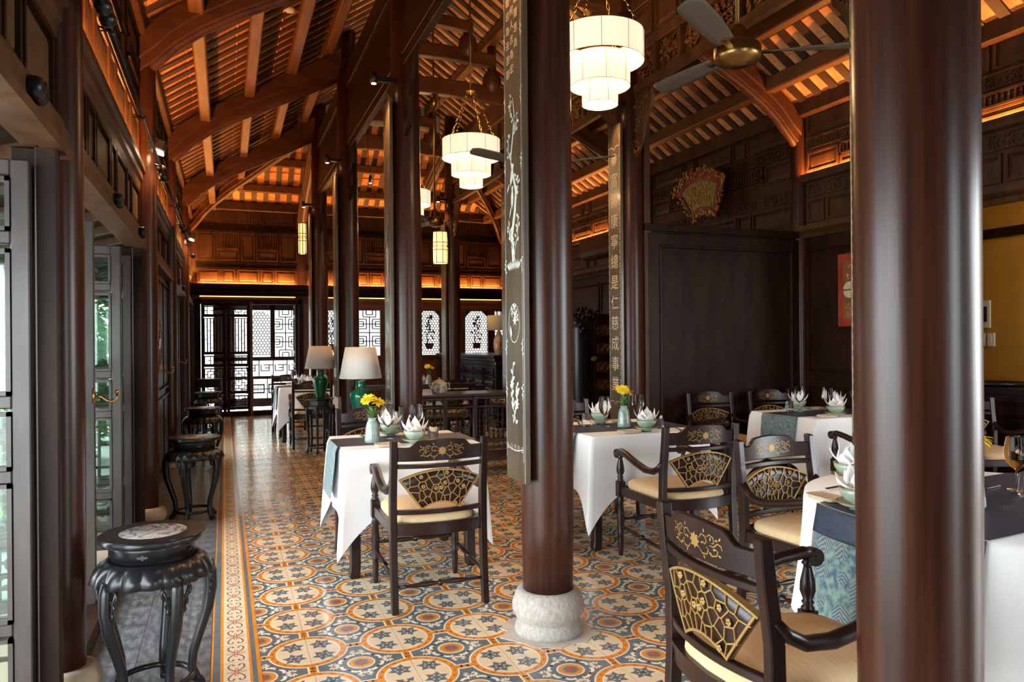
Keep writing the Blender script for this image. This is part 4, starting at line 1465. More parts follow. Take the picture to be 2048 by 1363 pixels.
# small spot lamps on the nave columns
def col_spot(x, y, z, lb, e=1.0, side=1, off=''):
    t = thing('spot_lamp', lb, 'lamp', (x, y, z))
    B().box(0.0, -0.02, 0.02, 0.17 * side, 0.02, 0.06).lathe([(0.028, 0.0), (0.03, 0.07), (0.02, 0.09)], 12).obj('arm_and_can', BLACKM, t)
    B().lathe([(0.0001, -0.004), (0.018, -0.003), (0.02, 0.003)], 12).obj('lamp_glass' + off, BULB, t)
    light('SPOT', 'spot_beam' + off, (0, 0, -0.02), SPOT * e, target=(0.03, 0.0, -1.0), size=0.03, angle=1.5, blend=0.8, parent=t)


col_spot(1.16, YC[0] - 0.1, 3.5, 'spot lamp above the pearl inlaid board', 1.2, off='_offscreen')
col_spot(1.15, YC[1] - 0.1, 3.47, 'starry spot lamp on the column behind the dining table')
col_spot(1.15, YC[2] - 0.08, 3.49, 'spot lamp on the nave column behind the larger table lamp')
col_spot(1.16, YC[3] - 0.05, 3.47, 'spot lamp over the small yellow lantern')
col_spot(XB - 0.25, YC[3] - 0.05, 3.68, 'spot lamp beside the farthest ceiling fan', 0.8)
col_spot(XB - 0.27, YC[1] - 0.1, 3.5, 'spot lamp above the board with large characters', 0.45)
# a hanging track spot far back
t = thing('track_spot', 'little black hanging spot in front of the far roof', 'lamp', (1.95, 10.6, 3.62))
B().lathe([(0.022, 0), (0.024, 0.09), (0.012, 0.11)], 10).tube([(0, 0, 0.11), (0.0, 0, 0.2), (-0.03, 0, 0.26), (-0.03, 0, 1.5)], 0.004, 6).obj('can', BLACKM, t)
B().lathe([(0.0001, -0.002), (0.018, -0.001)], 10).obj('lamp_glass', BULB, t)
# smoke detectors on the slope
for x, yy, lb in ((0.60, 7.35, 'white smoke detector on the near roof slope'), (0.05, 14.2, 'white smoke detector over the far door')):
    o = B().lathe([(0.05, 0), (0.055, 0.012), (0.04, 0.03), (0.02, 0.034), (0.0001, 0.034)], 20, 0, Rx(PI)).obj('smoke_detector', WHITEP)
    o.location = (x, yy, min(zroof(x), zhip(yy)) + 0.002)
    tag(o, lb, 'detector')


# ------------------------------------------------------------------ chandeliers, fans, lanterns
def chandelier(y, lb):
    t = thing('chandelier', lb, 'chandelier', (XM, y, 3.03), 0.2, 'tiered parchment chandeliers')
    for r, z0, z1, n in ((0.31, 0.30, 0.50, 10), (0.212, 0.125, 0.33, 8), (0.126, 0.0, 0.15, 6)):
        b = B()
        b.lathe([(r, z0), (r, z1)], 40, 0, None, True, False)
        b.obj('shade_tier', LITSH, t)
        w = B()
        for k in range(n):
            a = 2 * PI * k / n + 0.3
            w.tube([(r * cos(a) * 1.004, r * sin(a) * 1.004, z0), (r * cos(a) * 1.004, r * sin(a) * 1.004, z1)], 0.0022, 4)
        for z in (z0, z1):
            w.tube([(r * 1.004 * cos(2 * PI * k / 40), r * 1.004 * sin(2 * PI * k / 40), z) for k in range(40)], 0.0026, 4, closed=True)
        w.obj('wire_frame', BRASS, t)
    zh = 1.02
    for k in range(4):
        a = PI / 2 * k + 0.5
        p, q = Vector((0.29 * cos(a), 0.29 * sin(a), 0.50)), Vector((0.04 * cos(a), 0.04 * sin(a), zh))
        b = B()
        d = q - p
        n = 13
        ln = d.length / n
        base = d.to_track_quat('Z', 'Y').to_matrix().to_4x4()
        for i in range(n):
            Mx = T(*(p + d * ((i + 0.5) / n))) @ base @ Rz(PI / 2 * (i % 2))
            b.tube([(0.011 * cos(2 * PI * j / 8), 0, (ln * 0.62) * sin(2 * PI * j / 8)) for j in range(8)], 0.0028, 4, 0, Mx, closed=True)
        b.obj('chain', BRASS, t)
    b = B()
    b.tube([(0, 0, zh - 0.03), (0, 0, ridge - 3.03)], 0.010, 8).lathe([(0.05, zh), (0.05, zh + 0.01)], 12).lathe([(0.05, ridge - 3.03 - 0.17), (0.07, ridge - 3.03 - 0.12)], 14)
    b.obj('rod', BRASS, t)
    light('POINT', 'chandelier_glow', (0, 0, 0.43), 22, (1.0, 0.66, 0.34), size=0.04, parent=t)
    light('POINT', 'chandelier_glow', (0, 0, 0.045), 30, (1.0, 0.66, 0.34), size=0.04, parent=t)
    return t


chandelier(4.70, 'three tiered lit parchment chandelier between the nearest inlaid boards')
chandelier(7.65, 'three tiered lit parchment chandelier half crossed by a fan blade')
chandelier(10.55, 'three tiered lit parchment chandelier half hidden by a column')


def fan(x, y, z, rz, lb):
    t = thing('ceiling_fan', lb, 'fan', (x, y, z), rz)
    B().lathe([(0.0001, -0.075), (0.05, -0.073), (0.055, -0.065), (0.085, -0.06), (0.09, -0.05), (0.115, -0.045), (0.12, -0.02), (0.12, 0.02), (0.10, 0.04), (0.06, 0.05), (0.055, 0.07), (0.05, 0.10), (0.03, 0.135), (0.014, 0.15)], 32).obj('motor', BRASS, t)
    B().tube([(0, 0, 0.14), (0, 0, 5.75 - z - 0.15)], 0.012, 10).lathe([(0.0001, 4.42 - z - 0.09), (0.03, 4.42 - z - 0.07), (0.05, 4.42 - z), (0.045, 4.42 - z + 0.03), (0.02, 4.42 - z + 0.04)], 16).obj('rod', BRASS, t)
    for k in range(3):
        M = Rz(2 * PI * k / 3)
        B().box(0.09, -0.02, -0.008, 0.22, 0.02, 0.0, 0, M).obj('blade_iron', BRASS, t, bev=0.003)

        def bl(u, v):
            x_ = 0.17 + 0.52 * u
            w = (0.040 + 0.026 * sin(min(1.0, u * 1.25) * PI * 0.62)) * (1 if u < 0.88 else math.sqrt(max(0.0, 1 - ((u - 0.88) / 0.125) ** 2)))
            return (x_, (v - 0.5) * 2 * w, 0.0 + (v - 0.5) * 0.028 * (1 - 0.3 * u) + 0.015 * u)
        B().grid(bl, 18, 4, 0, M).obj('blade', BLADE, t, solid=0.007)
    return t


fan(2.50, 3.20, 2.86, -0.46, 'brass ceiling fan with grey blades beside the nearest chandelier')
fan(2.50, 5.92, 2.88, 1.396, 'ceiling fan whose blades show either side of the inlaid board')
fan(2.50, 9.20, 2.90, -0.366, 'small looking brass ceiling fan above the far lantern')


def lantern(x, y, z0, z1, r, lb):
    t = thing('hanging_lantern', lb, 'lantern', (x, y, z0))
    h = z1 - z0
    B().lathe([(r, 0.0), (r * 1.03, h * 0.5), (r * 0.96, h)], 8, 0, None, False, False).obj('paper_shade', LITLN, t)
    b = B()
    for k in range(8):
        a = 2 * PI * k / 8
        b.tube([(r * 1.02 * cos(a), r * 1.02 * sin(a), -0.01), (r * 1.05 * cos(a), r * 1.05 * sin(a), h / 2), (r * cos(a), r * sin(a), h + 0.01)], 0.005, 4)
    for z in (0.0, h * 0.42, h * 0.66, h):
        b.tube([(r * 1.04 * cos(2 * PI * k / 8), r * 1.04 * sin(2 * PI * k / 8), z) for k in range(8)], 0.005, 4, closed=True)
    for k in range(16):
        a = 2 * PI * (k + 0.5) / 16
        b.tube([(r * 1.04 * cos(a) + 0.012 * cos(q) * -sin(a), r * 1.04 * sin(a) + 0.012 * cos(q) * cos(a), h * 0.54 + 0.02 * sin(q)) for q in [2 * PI * i / 6 for i in range(6)]], 0.003, 4, closed=True)
    b.obj('fretted_frame', BLACKM, t)
    B().tube([(0, 0, h), (0, 0, zroof(x) - z0 + 0.01)], 0.004, 6).obj('cord', BLACKM, t)
    light('POINT', 'lantern_glow', (0, 0, 0.06), 4, (1.0, 0.6, 0.25), size=0.02, parent=t)


lantern(1.12, 11.75, 2.72, 3.18, 0.06, 'slim lit paper lantern beside a far nave column')
lantern(3.08, 11.0, 2.56, 3.03, 0.115, 'eight sided lit paper lantern below the far fan')


# ------------------------------------------------------------------ dining chair
def ylean(z):
    return -0.035 * max(0.0, (z - 0.42) / 0.45)


def ybow(x, z):
    return ylean(z) - 0.038 * (1 - (x / 0.225) ** 2)


def spindle(b, p, q, r=0.011):
    p, q = Vector(p), Vector(q)
    d = q - p
    L_ = d.length
    M = T(*p) @ d.to_track_quat('Z', 'Y').to_matrix().to_4x4()
    pr = [(0.7, 0), (0.7, 0.10), (1.1, 0.11), (0.7, 0.125), (0.75, 0.16), (1.35, 0.34), (0.8, 0.455), (0.8, 0.47), (1.7, 0.49), (1.7, 0.51), (0.8, 0.53), (0.8, 0.545), (1.35, 0.66), (0.75, 0.84), (0.7, 0.875), (1.1, 0.89), (0.7, 0.9), (0.7, 1)]
    b.lathe([(r * a, L_ * z) for a, z in pr], 10, 0, M)


def bowed(b, fz0, fz1, n=18, xw=0.222, th=0.022, mi=0):
    # a curved rail between heights fz0(x) and fz1(x)
    vs, fs = [], []
    for i in range(n + 1):
        x = -xw + 2 * xw * i / n
        for z in (fz0(x), fz1(x)):
            for s_ in (-1, 1):
                vs.append((x, ybow(x, z) + s_ * th / 2, z))
    for i in range(n):
        a, c = 4 * i, 4 * i + 4
        fs += [(a, c, c + 1, a + 1), (a + 2, a + 3, c + 3, c + 2), (a, a + 2, c + 2, c), (a + 1, c + 1, c + 3, a + 3)]
    fs += [(0, 1, 3, 2), (4 * n, 4 * n + 2, 4 * n + 3, 4 * n + 1)]
    b.add(vs, fs, mi)


def crest_top(x):
    a = abs(x)
    if a < 0.115:
        return 0.878 - 0.008 * (a / 0.115) ** 2
    if a < 0.165:
        t = (a - 0.115) / 0.05
        return 0.870 - 0.034 * (3 * t * t - 2 * t ** 3)
    return 0.836


def fan_pt(s_, t, off=0.0):
    ox, oz = -0.212 + 0.424 * s_, 0.668 + 0.052 * (1 - (2 * s_ - 1) ** 2)
    ix, iz = -0.1 + 0.2 * s_, 0.515 + 0.036 * (1 - (2 * s_ - 1) ** 2)
    x, z = ox + (ix - ox) * t, oz + (iz - oz) * t
    return (x, ybow(x, z) + off, z)


def make_chair():
    t = thing('dining_chair', 'x', 'chair')
    side = [(-0.055, 0.0), (-0.02, 0.0), (0.005, 0.2), (0.022, 0.42), (0.018, 0.6), (-0.005, 0.75), (-0.018, 0.87), (-0.056, 0.875), (-0.046, 0.75), (-0.027, 0.6), (-0.024, 0.42), (-0.035, 0.2)]
    KY = Matrix(((0, 0, 1, 0), (1, 0, 0, 0), (0, 1, 0, 0), (0, 0, 0, 1)))
    for sx in (-1, 1):
        B().prism(side, sx * 0.24 - 0.018, sx * 0.24 + 0.018, 0, KY).obj('back_leg', W_FURN, t, bev=0.004)
        pr = [(0.013, 0), (0.016, 0.03), (0.019, 0.10), (0.017, 0.13), (0.021, 0.14), (0.017, 0.15), (0.023, 0.20), (0.024, 0.25), (0.017, 0.33), (0.023, 0.345), (0.018, 0.36), (0.022, 0.38)]
        b = B()
        b.lathe(pr, 14, 0, T(sx * 0.235, 0.5, 0))
        b.box(sx * 0.235 - 0.023, 0.477, 0.375, sx * 0.235 + 0.023, 0.523, 0.47)
        b.lathe([(0.02, 0.47), (0.023, 0.478), (0.015, 0.488), (0.021, 0.497), (0.015, 0.505), (0.026, 0.535), (0.024, 0.565), (0.014, 0.61), (0.013, 0.618), (0.021, 0.626), (0.014, 0.634), (0.018, 0.645)], 14, 0, T(sx * 0.235, 0.5, 0))
        b.obj('front_leg', W_FURN, t)
        arm = [(sx * 0.24, -0.01, 0.665), (sx * 0.245, 0.03, 0.625), (sx * 0.25, 0.08, 0.600), (sx * 0.255, 0.16, 0.598), (sx * 0.252, 0.28, 0.622), (sx * 0.243, 0.40, 0.650), (sx * 0.236, 0.48, 0.662), (sx * 0.235, 0.525, 0.655)]
        b = B()
        b.tube(arm, [0.018, 0.019, 0.02, 0.021, 0.021, 0.021, 0.021, 0.02], 10, sx=1.15)
        b.lathe([(0.028, -0.022), (0.03, -0.018), (0.03, 0.018), (0.028, 0.022), (0.017, 0.023), (0.017, 0.019), (0.01, 0.019), (0.009, 0.024), (0.0001, 0.025)], 16, 0, T(sx * 0.235, 0.522, 0.645) @ Ry(PI / 2 * sx))
        b.obj('arm', W_FURN, t)
        b = B()
        spindle(b, (sx * 0.235, 0.49, 0.19), (sx * 0.24, -0.02, 0.16))
        b.obj('stretcher', W_FURN, t)
        B().box(sx * 0.235 - 0.014, 0.0, 0.385, sx * 0.235 + 0.014, 0.48, 0.44).obj('seat_rail', W_FURN, t, bev=0.004)
    b = B()
    spindle(b, (-0.235, 0.5, 0.23), (0.235, 0.5, 0.23))
    b.obj('stretcher', W_FURN, t)
    b = B()
    spindle(b, (-0.235, -0.025, 0.13), (0.235, -0.025, 0.13))
    b.obj('stretcher', W_FURN, t)
    B().box(-0.22, 0.482, 0.385, 0.22, 0.512, 0.44).obj('seat_rail', W_FURN, t, bev=0.004)
    b = B()
    bowed(b, lambda x: 0.385, lambda x: 0.442, th=0.03)
    bowed(b, lambda x: 0.436, lambda x: 0.450, th=0.042)
    b.obj('seat_rail', W_FURN, t)

    def cush(u, v):
        a = 2 * PI * u
        ex = 0.42
        cx = math.copysign(abs(cos(a)) ** ex, cos(a)) * 0.226
        cy = math.copysign(abs(sin(a)) ** ex, sin(a)) * 0.262
        prof = [(0.96, 0.43), (1.0, 0.447), (0.99, 0.468), (0.94, 0.482), (0.75, 0.495), (0.45, 0.502), (0.001, 0.505)]
        k, z = prof[round(v * 6)]
        y = 0.248 + cy * k
        return (cx * k * (1 - 0.02 * (y < 0.2)), y - (0.03 * (1 - (cx / 0.23) ** 2) if cy < 0 else 0) * k, z)
    B().grid(cush, 40, 6, 0, None, True).obj('seat_cushion', SEATM, t)
    b = B()
    bowed(b, lambda x: 0.765, crest_top, 36)
    cr = b.obj('crest_rail', W_FURN, t, bev=0.003)
    g = B()
    rnd = random.Random(9)
    for side_ in (-1, 1):
        off = side_ * 0.0118

        def mp(x, z):
            return (x, ybow(x, z) + off, z)
        q = B()
        zc = 0.815
        for k in range(8):
            q.flat(leaf(0, zc, 0.024, 0.007, 2 * PI * k / 8))
        q.flat(ell(0, zc, 0.009, 0.009))
        for s_ in (-1, 1):
            for p in ([(0.02, 0.01), (0.035, 0.025), (0.05, 0.022), (0.056, 0.008), (0.047, 0.0), (0.04, 0.006)], [(0.018, -0.012), (0.035, -0.028), (0.055, -0.026), (0.062, -0.012), (0.053, -0.006)], [(0.055, 0.02), (0.07, 0.03), (0.085, 0.024), (0.086, 0.01), (0.077, 0.008)], [(0.06, -0.016), (0.075, -0.027), (0.094, -0.022), (0.1, -0.01), (0.092, -0.004)], [(0.066, 0.0), (0.085, 0.0), (0.1, 0.012), (0.113, 0.008), (0.116, -0.004)]):
                stroke(q, [(s_ * x, zc + z) for x, z in p], [0.0015] + [0.0038] * (len(p) - 2) + [0.0022])
            for p in ((0.03, 0.0, 0.3), (0.07, 0.012, 1.2), (0.066, -0.018, -0.6), (0.09, 0.018, 0.2), (0.1, -0.018, -0.4), (0.105, 0.02, 0.9), (0.045, 0.03, 1.4), (0.04, -0.03, -1.2), (0.08, -0.008, 0.1)):
                q.flat(leaf(s_ * p[0], zc + p[1], 0.013, 0.0035, p[2] if s_ > 0 else PI - p[2]))
        g.add([mp(v[0], v[1]) for v in q.v], q.f, 0)
    g.obj('gold_scrollwork', GOLD, cr)
    b = B()
    bowed(b, lambda x: 0.728, lambda x: 0.750, th=0.026)
    b.obj('upper_slat', W_FURN, t, bev=0.003)
    b = B()
    bowed(b, lambda x: 0.492, lambda x: 0.517, th=0.026)
    b.obj('lower_slat', W_FURN, t, bev=0.003)
    fb = B()
    fb.grid(lambda u, v: fan_pt(u, v, 0.0), 24, 4)
    fanp = fb.obj('fan_splat', W_FURN, t, solid=0.012)
    g = B()

    def seg(a, c, w=0.005):
        p, q = fan_pt(*a), fan_pt(*c)
        g.bar(p, q, w, 0.022, 0, (0, 1, 0))
    AS = 2.1
    seeds = []
    for j in range(4):
        for i in range(9):
            seeds.append(((i + 0.5 + (0.4 if j % 2 else -0.1) + rnd.uniform(-0.3, 0.3)) / 9 * AS, (j + 0.5 + rnd.uniform(-0.34, 0.34)) / 4))
    done = set()
    for a_, sa in enumerate(seeds):
        poly = [(0.0, 0.0), (AS, 0.0), (AS, 1.0), (0.0, 1.0)]
        for c_, sc_ in enumerate(seeds):
            if c_ == a_:
                continue
            nx, ny = sc_[0] - sa[0], sc_[1] - sa[1]
            kk = (sc_[0] ** 2 + sc_[1] ** 2 - sa[0] ** 2 - sa[1] ** 2) / 2
            out = []
            for q in range(len(poly)):
                p0, p1 = poly[q], poly[(q + 1) % len(poly)]
                d0, d1 = p0[0] * nx + p0[1] * ny - kk, p1[0] * nx + p1[1] * ny - kk
                if d0 <= 0:
                    out.append(p0)
                if d0 * d1 < 0:
                    f_ = d0 / (d0 - d1)
                    out.append((p0[0] + (p1[0] - p0[0]) * f_, p0[1] + (p1[1] - p0[1]) * f_))
            poly = out
            if len(poly) < 3:
                break
        for q in range(len(poly)):
            p0, p1 = poly[q], poly[(q + 1) % len(poly)]
            key = (round(p0[0] + p1[0], 3), round(p0[1] + p1[1], 3))
            edge = any(abs(p0[w] - v) < 1e-4 and abs(p1[w] - v) < 1e-4 for w, v in ((0, 0), (0, AS), (1, 0), (1, 1)))
            if key in done or edge or math.hypot(p1[0] - p0[0], p1[1] - p0[1]) < 0.01:
                continue
            done.add(key)
            seg((p0[0] / AS, p0[1]), (p1[0] / AS, p1[1]), 0.0042)
    for e in range(24):
        for tt in (0.012, 0.985):
            seg((e / 24, tt), ((e + 1) / 24, tt), 0.0075)
    for s_ in (0.012, 0.988):
        for e in range(3):
            seg((s_, e / 3), (s_, (e + 1) / 3), 0.0075)
    nd = {(i, j): (min(0.95, max(0.05, seeds[(j - 1) * 9 + i - 1][0] / AS)), seeds[(j - 1) * 9 + i - 1][1]) for i in range(1, 10) for j in range(1, 5)}
    for i, j in ((2, 2), (3, 1), (4, 3), (5, 2), (5, 3), (6, 1), (7, 2), (8, 4), (8, 2)):
        p = Vector(fan_pt(*nd[i, j]))
        for s_ in (-1, 1):
            for k in range(5):
                a = 2 * PI * k / 5
                g.lathe([(0.0055, 0), (0.004, 0.003), (0.0001, 0.004)], 6, 0, T(p.x + 0.0065 * cos(a), p.y + s_ * 0.011, p.z + 0.0065 * sin(a)) @ Rx(-PI / 2 * s_), True, False)
    g.obj('gold_lattice', GOLD, fanp)
    return t


chair = make_chair()
GRP = 'carved fan-back dining chairs'
CH = [
    (1.03, 3.755, 0.0, 'dark fan-back armchair in front of the white table with the yellow flower vase'),
    (1.03, 5.66, PI, 'dark armchair on the far side of the nearer vase table, behind the flowers'),
    (2.585, 3.70, 0.0, 'dark armchair drawn up to the square table beside the board with large characters'),
    (2.66, 5.74, PI, 'dark armchair on the far side of the table beside the lettered board'),
    (2.60, 3.02, PI * 1.03, 'dark armchair with tan seat behind the round table'),
    (1.292, 1.75, -PI / 2 - 0.04, 'fan-back armchair with tan seat beside the scuffed column'),
    (4.28, 5.90, PI, 'armchair against the dark partition, at the corner of its table'),
    (4.98, 5.90, PI, 'armchair against the dark partition, nearest the wall column'),
    (4.50, 3.86, 0.0, 'armchair in front of the table near the partition, its arm showing'),
    (1.06, 10.0, 0.0, 'small looking far armchair behind the hexagonal lamp stand'),
    (0.93, 12.08, PI, 'armchair on the far side of the farthest white table'),
    (5.72, 4.42, PI * 0.9, 'shadowed armchair in front of the yellow wall'),
    (2.75, 9.34, 0.0, 'dark armchair backing onto the carved settee'),
    (4.1, 10.35, 0.3, 'armchair with bright gold lattice before the bar counter'),
]
for i, (x, y, rz, lb) in enumerate(CH):
    if i == 0:
        chair.location = (x, y, 0)
        tag(chair, lb, 'chair', GRP)
    else:
        dup(chair, (x, y, 0), rz, lb, GRP)


# ------------------------------------------------------------------ tables with cloths and runners
def cloth_rect(hx, hy, zt, drop, seed, corner=0.68, flare=0.03, amp=0.012):
    rnd = random.Random(seed)
    n, lv = 128, 14
    ph = [rnd.uniform(0, 6.28) for _ in range(4)]
    per = []
    for i in range(n):
        a = 2 * PI * (i + 0.5) / n
        ex = 0.10
        ux, uy = math.copysign(abs(cos(a)) ** ex, cos(a)), math.copysign(abs(sin(a)) ** ex, sin(a))
        per.append((a, ux, uy))
    # even spacing along the rectangle
    pts = []
    P = 4 * (hx + hy)
    for i in range(n):
        s_ = P * i / n
        for L_, (x0, y0), (dx, dy) in ((2 * hx, (-hx, -hy), (1, 0)), (2 * hy, (hx, -hy), (0, 1)), (2 * hx, (hx, hy), (-1, 0)), (2 * hy, (-hx, hy), (0, -1))):
            if s_ <= L_:
                x, y = x0 + dx * s_, y0 + dy * s_
                e = min(s_, L_ - s_)
                pts.append((x, y, dy, -dx, e, i))
                break
            s_ -= L_
    b = B()
    vs = []
    for k in range(lv + 1):
        tt = k / lv
        for x, y, nx, ny, e, i in pts:
            c = max(0.0, 1 - e / 0.26)
            sg = (1 if x > 0 else -1, 1 if y > 0 else -1)
            dr = drop * (1 + corner * c * c) * tt
            w = sin(i * 0.35 + ph[0]) * 0.5 + sin(i * 0.62 + ph[1]) * 0.35 + sin(i * 0.17 + ph[2])
            off = flare * tt ** 1.4 * (1 - c) + amp * w * tt * (1 - 0.6 * c)
            dg = 0.07 * c ** 1.5 * tt ** 0.8 - 0.02 * (c > 0) * sin(c * PI) * tt
            r = 0.010
            zz = zt - dr - (0 if k else 0)
            if k == 0:
                vs.append((x * (1 - r / hx), y * (1 - r / hy), zt))
            else:
                vs.append((x + nx * off + sg[0] * dg * 0.72, y + ny * off + sg[1] * dg * 0.72, zz + 0.004 * (1 - tt)))
    fs = []
    for k in range(lv):
        for i in range(n):
            j = (i + 1) % n
            fs.append((k * n + i, (k + 1) * n + i, (k + 1) * n + j, k * n + j))
    b.add(vs, fs, 0, None, True)
    b.add([(-hx + 0.01, -hy + 0.01, zt), (hx - 0.01, -hy + 0.01, zt), (hx - 0.01, hy - 0.01, zt), (-hx + 0.01, hy - 0.01, zt)], [(0, 1, 2, 3)])
    return b


def table(cx, cy, hx, hy, lb, seed):
    z = 0.745
    t = thing('dining_table', 'dark wooden table under ' + lb, 'table', (cx, cy, 0))
    B().box(-hx + 0.015, -hy + 0.015, z - 0.03, hx - 0.015, hy - 0.015, z).obj('tabletop', W_FURN, t, bev=0.006)
    for sx in (-1, 1):
        for sy in (-1, 1):
            x, y = sx * (hx - 0.06), sy * (hy - 0.06)
            b = B()
            b.prism([(0.03, 0.69), (-0.03, 0.69), (-0.028, 0.12), (-0.03, 0.06), (-0.036, 0.02), (-0.03, 0.0), (0.024, 0.0), (0.03, 0.06)], -0.029, 0.029, 0, T(x, y, 0) @ Matrix(((-sx, 0, 0, 0), (0, 0, 1, 0), (0, 1, 0, 0), (0, 0, 0, 1))))
            b.obj('leg', W_FURN, t, bev=0.006)
    b = B()
    for s_ in (-1, 1):
        b.box(-hx + 0.06, s_ * (hy - 0.05) - 0.01, 0.63, hx - 0.06, s_ * (hy - 0.05) + 0.01, 0.715).box(s_ * (hx - 0.05) - 0.01, -hy + 0.06, 0.63, s_ * (hx - 0.05) + 0.01, hy - 0.06, 0.715)
    b.obj('apron', W_FURN, t)
    o = cloth_rect(hx + 0.006, hy + 0.006, z + 0.004, 0.37, seed).obj('tablecloth', CLOTH)
    o.location = (cx, cy, 0)
    tag(o, 'white linen tablecloth on ' + lb, 'tablecloth')
    r = thing('table_runner', 'navy silk runner with brocade ends across ' + lb, 'table runner', (cx, cy, 0))
    w = hy * 0.52
    zt = z + 0.0065
    B().grid(lambda u, v: ((u - 0.5) * 2 * (hx + 0.018), (v - 0.5) * 2 * w, zt + 0.0008 * sin(u * 30 + v * 9)), 24, 8).obj('silk', NAVY, r)
    for s_ in (-1, 1):
        def hang(u, v, s_=s_):
            tt = v * 0.31
            return (s_ * (hx + 0.018 + 0.012 * (v > 0) + 0.04 * (tt / 0.37) ** 1.3), (u - 0.5) * 2 * w * (1 - 0.04 * v), zt - tt)
        B().grid(hang, 8, 10).obj('brocade_end', BROC, r, solid=0.002)
    return z + 0.0075


TB = [(1.05, 4.69, 0.41, 0.36, 'the nearer square table with a two-flower vase'), (2.64, 4.72, 0.44, 0.42, 'the square table beside the lettered board'), (4.68, 4.90, 0.45, 0.385, 'the square table by the dark partition'), (1.10, 11.03, 0.40, 0.40, 'the farthest white table by the garden door'), (2.75, 10.4, 0.42, 0.40, 'the far table behind the carved settee')]
for i, (cx, cy, hx, hy, lb) in enumerate(TB):
    ZT = table(cx, cy, hx, hy, lb, 20 + i)

# round table
RX, RY, RR = 2.74, 1.98, 0.69
t = thing('round_table', 'round table on a black turned pedestal under a white cloth', 'table', (RX, RY, 0))
B().lathe([(RR - 0.01, 0.715), (RR, 0.72), (RR, 0.74), (RR - 0.01, 0.745)], 64).obj('tabletop', W_FURN, t)
B().lathe([(0.12, 0.08), (0.14, 0.10), (0.11, 0.14), (0.10, 0.17), (0.14, 0.20), (0.15, 0.24), (0.12, 0.28), (0.09, 0.31), (0.12, 0.36), (0.13, 0.42), (0.10, 0.52), (0.08, 0.6), (0.14, 0.68), (0.2, 0.72)], 28).obj('pedestal', W_BLK, t)
for k in range(4):
    B().tube([(0.05, 0, 0.12), (0.2, 0, 0.13), (0.34, 0, 0.08), (0.42, 0, 0.03), (0.46, 0, 0.03)], [0.05, 0.05, 0.045, 0.035, 0.03], 10, 0, Rz(PI / 2 * k + 0.5)).obj('foot', W_BLK, t)
zt = 0.75


def rcloth(u, v):
    a = 2 * PI * u
    w = sin(a * 11 + 0.7) * 0.6 + sin(a * 17 + 2) * 0.35 + sin(a * 5)
    if v < 0.101:
        return ((RR + 0.002) * cos(a) * v / 0.1, (RR + 0.002) * sin(a) * v / 0.1, zt)
    tt = (v - 0.1) / 0.9
    r = RR + 0.006 + 0.05 * tt ** 1.5 + 0.02 * w * tt
    return (r * cos(a), r * sin(a), zt - 0.46 * tt)


o = B().grid(rcloth, 160, 20, 0, None, True).obj('tablecloth', CLOTH)
o.location = (RX, RY, 0)
tag(o, 'white linen cloth falling in soft folds from the round table', 'tablecloth')
r = thing('table_runner', 'navy silk runner with hill and wave brocade on the round table', 'table runner', (RX, RY, 0), 0.12)
ww = 0.31
B().grid(lambda u, v: ((u - 0.5) * 2 * math.sqrt(max(0.01, (RR + 0.004) ** 2 - ((v - 0.5) * 2 * ww) ** 2)), (v - 0.5) * 2 * ww, zt + 0.003), 24, 12).obj('silk', NAVY, r)
for s_ in (-1, 1):
    for z0, z1, mt, nm in ((0.0, 0.10, NAVY, 'silk_drop'), (0.10, 0.40, BROC, 'brocade_end')):
        def hang(u, v, s_=s_, z0=z0, z1=z1):
            q = (u - 0.5) * 2 * ww
            tt = z0 + (z1 - z0) * v
            k = (tt / 0.46)
            rr = RR + 0.014 + 0.075 * k ** 1.5 + 0.014 * min(1, k * 5)
            return (s_ * math.sqrt(rr * rr - q * q), q, zt + 0.003 - tt)
        B().grid(hang, 16, 8).obj(nm, mt, r, solid=0.002)


# ------------------------------------------------------------------ tableware
def proto_hide(o):
    return o


def wine_glass():
    t = thing('wine_glass', 'x', 'wine glass')
    B().lathe([(0.0001, 0.0), (0.033, 0.001), (0.034, 0.003), (0.012, 0.006), (0.0045, 0.012), (0.0038, 0.05), (0.0042, 0.078)], 24, cap=False).obj('stem', WINE, t)
    B().lathe([(0.004, 0.078), (0.014, 0.086), (0.031, 0.101), (0.043, 0.128), (0.045, 0.15), (0.042, 0.18), (0.036, 0.215)], 32, cap=False).obj('bowl', WINE, t)
    return t


def tumbler():
    t = thing('tumbler', 'x', 'glass')
    B().lathe([(0.032, 0.0), (0.038, 0.008), (0.038, 0.02), (0.030, 0.09)], 32, cap=False).obj('wall', WINE, t)
    B().lathe([(0.0001, 0.0005), (0.032, 0.0005), (0.035, 0.010), (0.0001, 0.011)], 32, cap=False).obj('thick_base', WINE, t)
    return t


def bowl():
    t = thing('celadon_bowl', 'x', 'bowl')
    B().lathe([(0.0001, 0.02), (0.03, 0.02), (0.031, 0.03), (0.052, 0.042), (0.064, 0.062), (0.068, 0.082), (0.065, 0.082), (0.061, 0.064), (0.049, 0.047), (0.0001, 0.036)], 32, cap=False).obj('body', CELAD, t)
    B().tube([(0.0668 * cos(2 * PI * k / 32), 0.0668 * sin(2 * PI * k / 32), 0.082) for k in range(32)], 0.0022, 6, closed=True).obj('brown_rim', RIMBR, t)
    return t


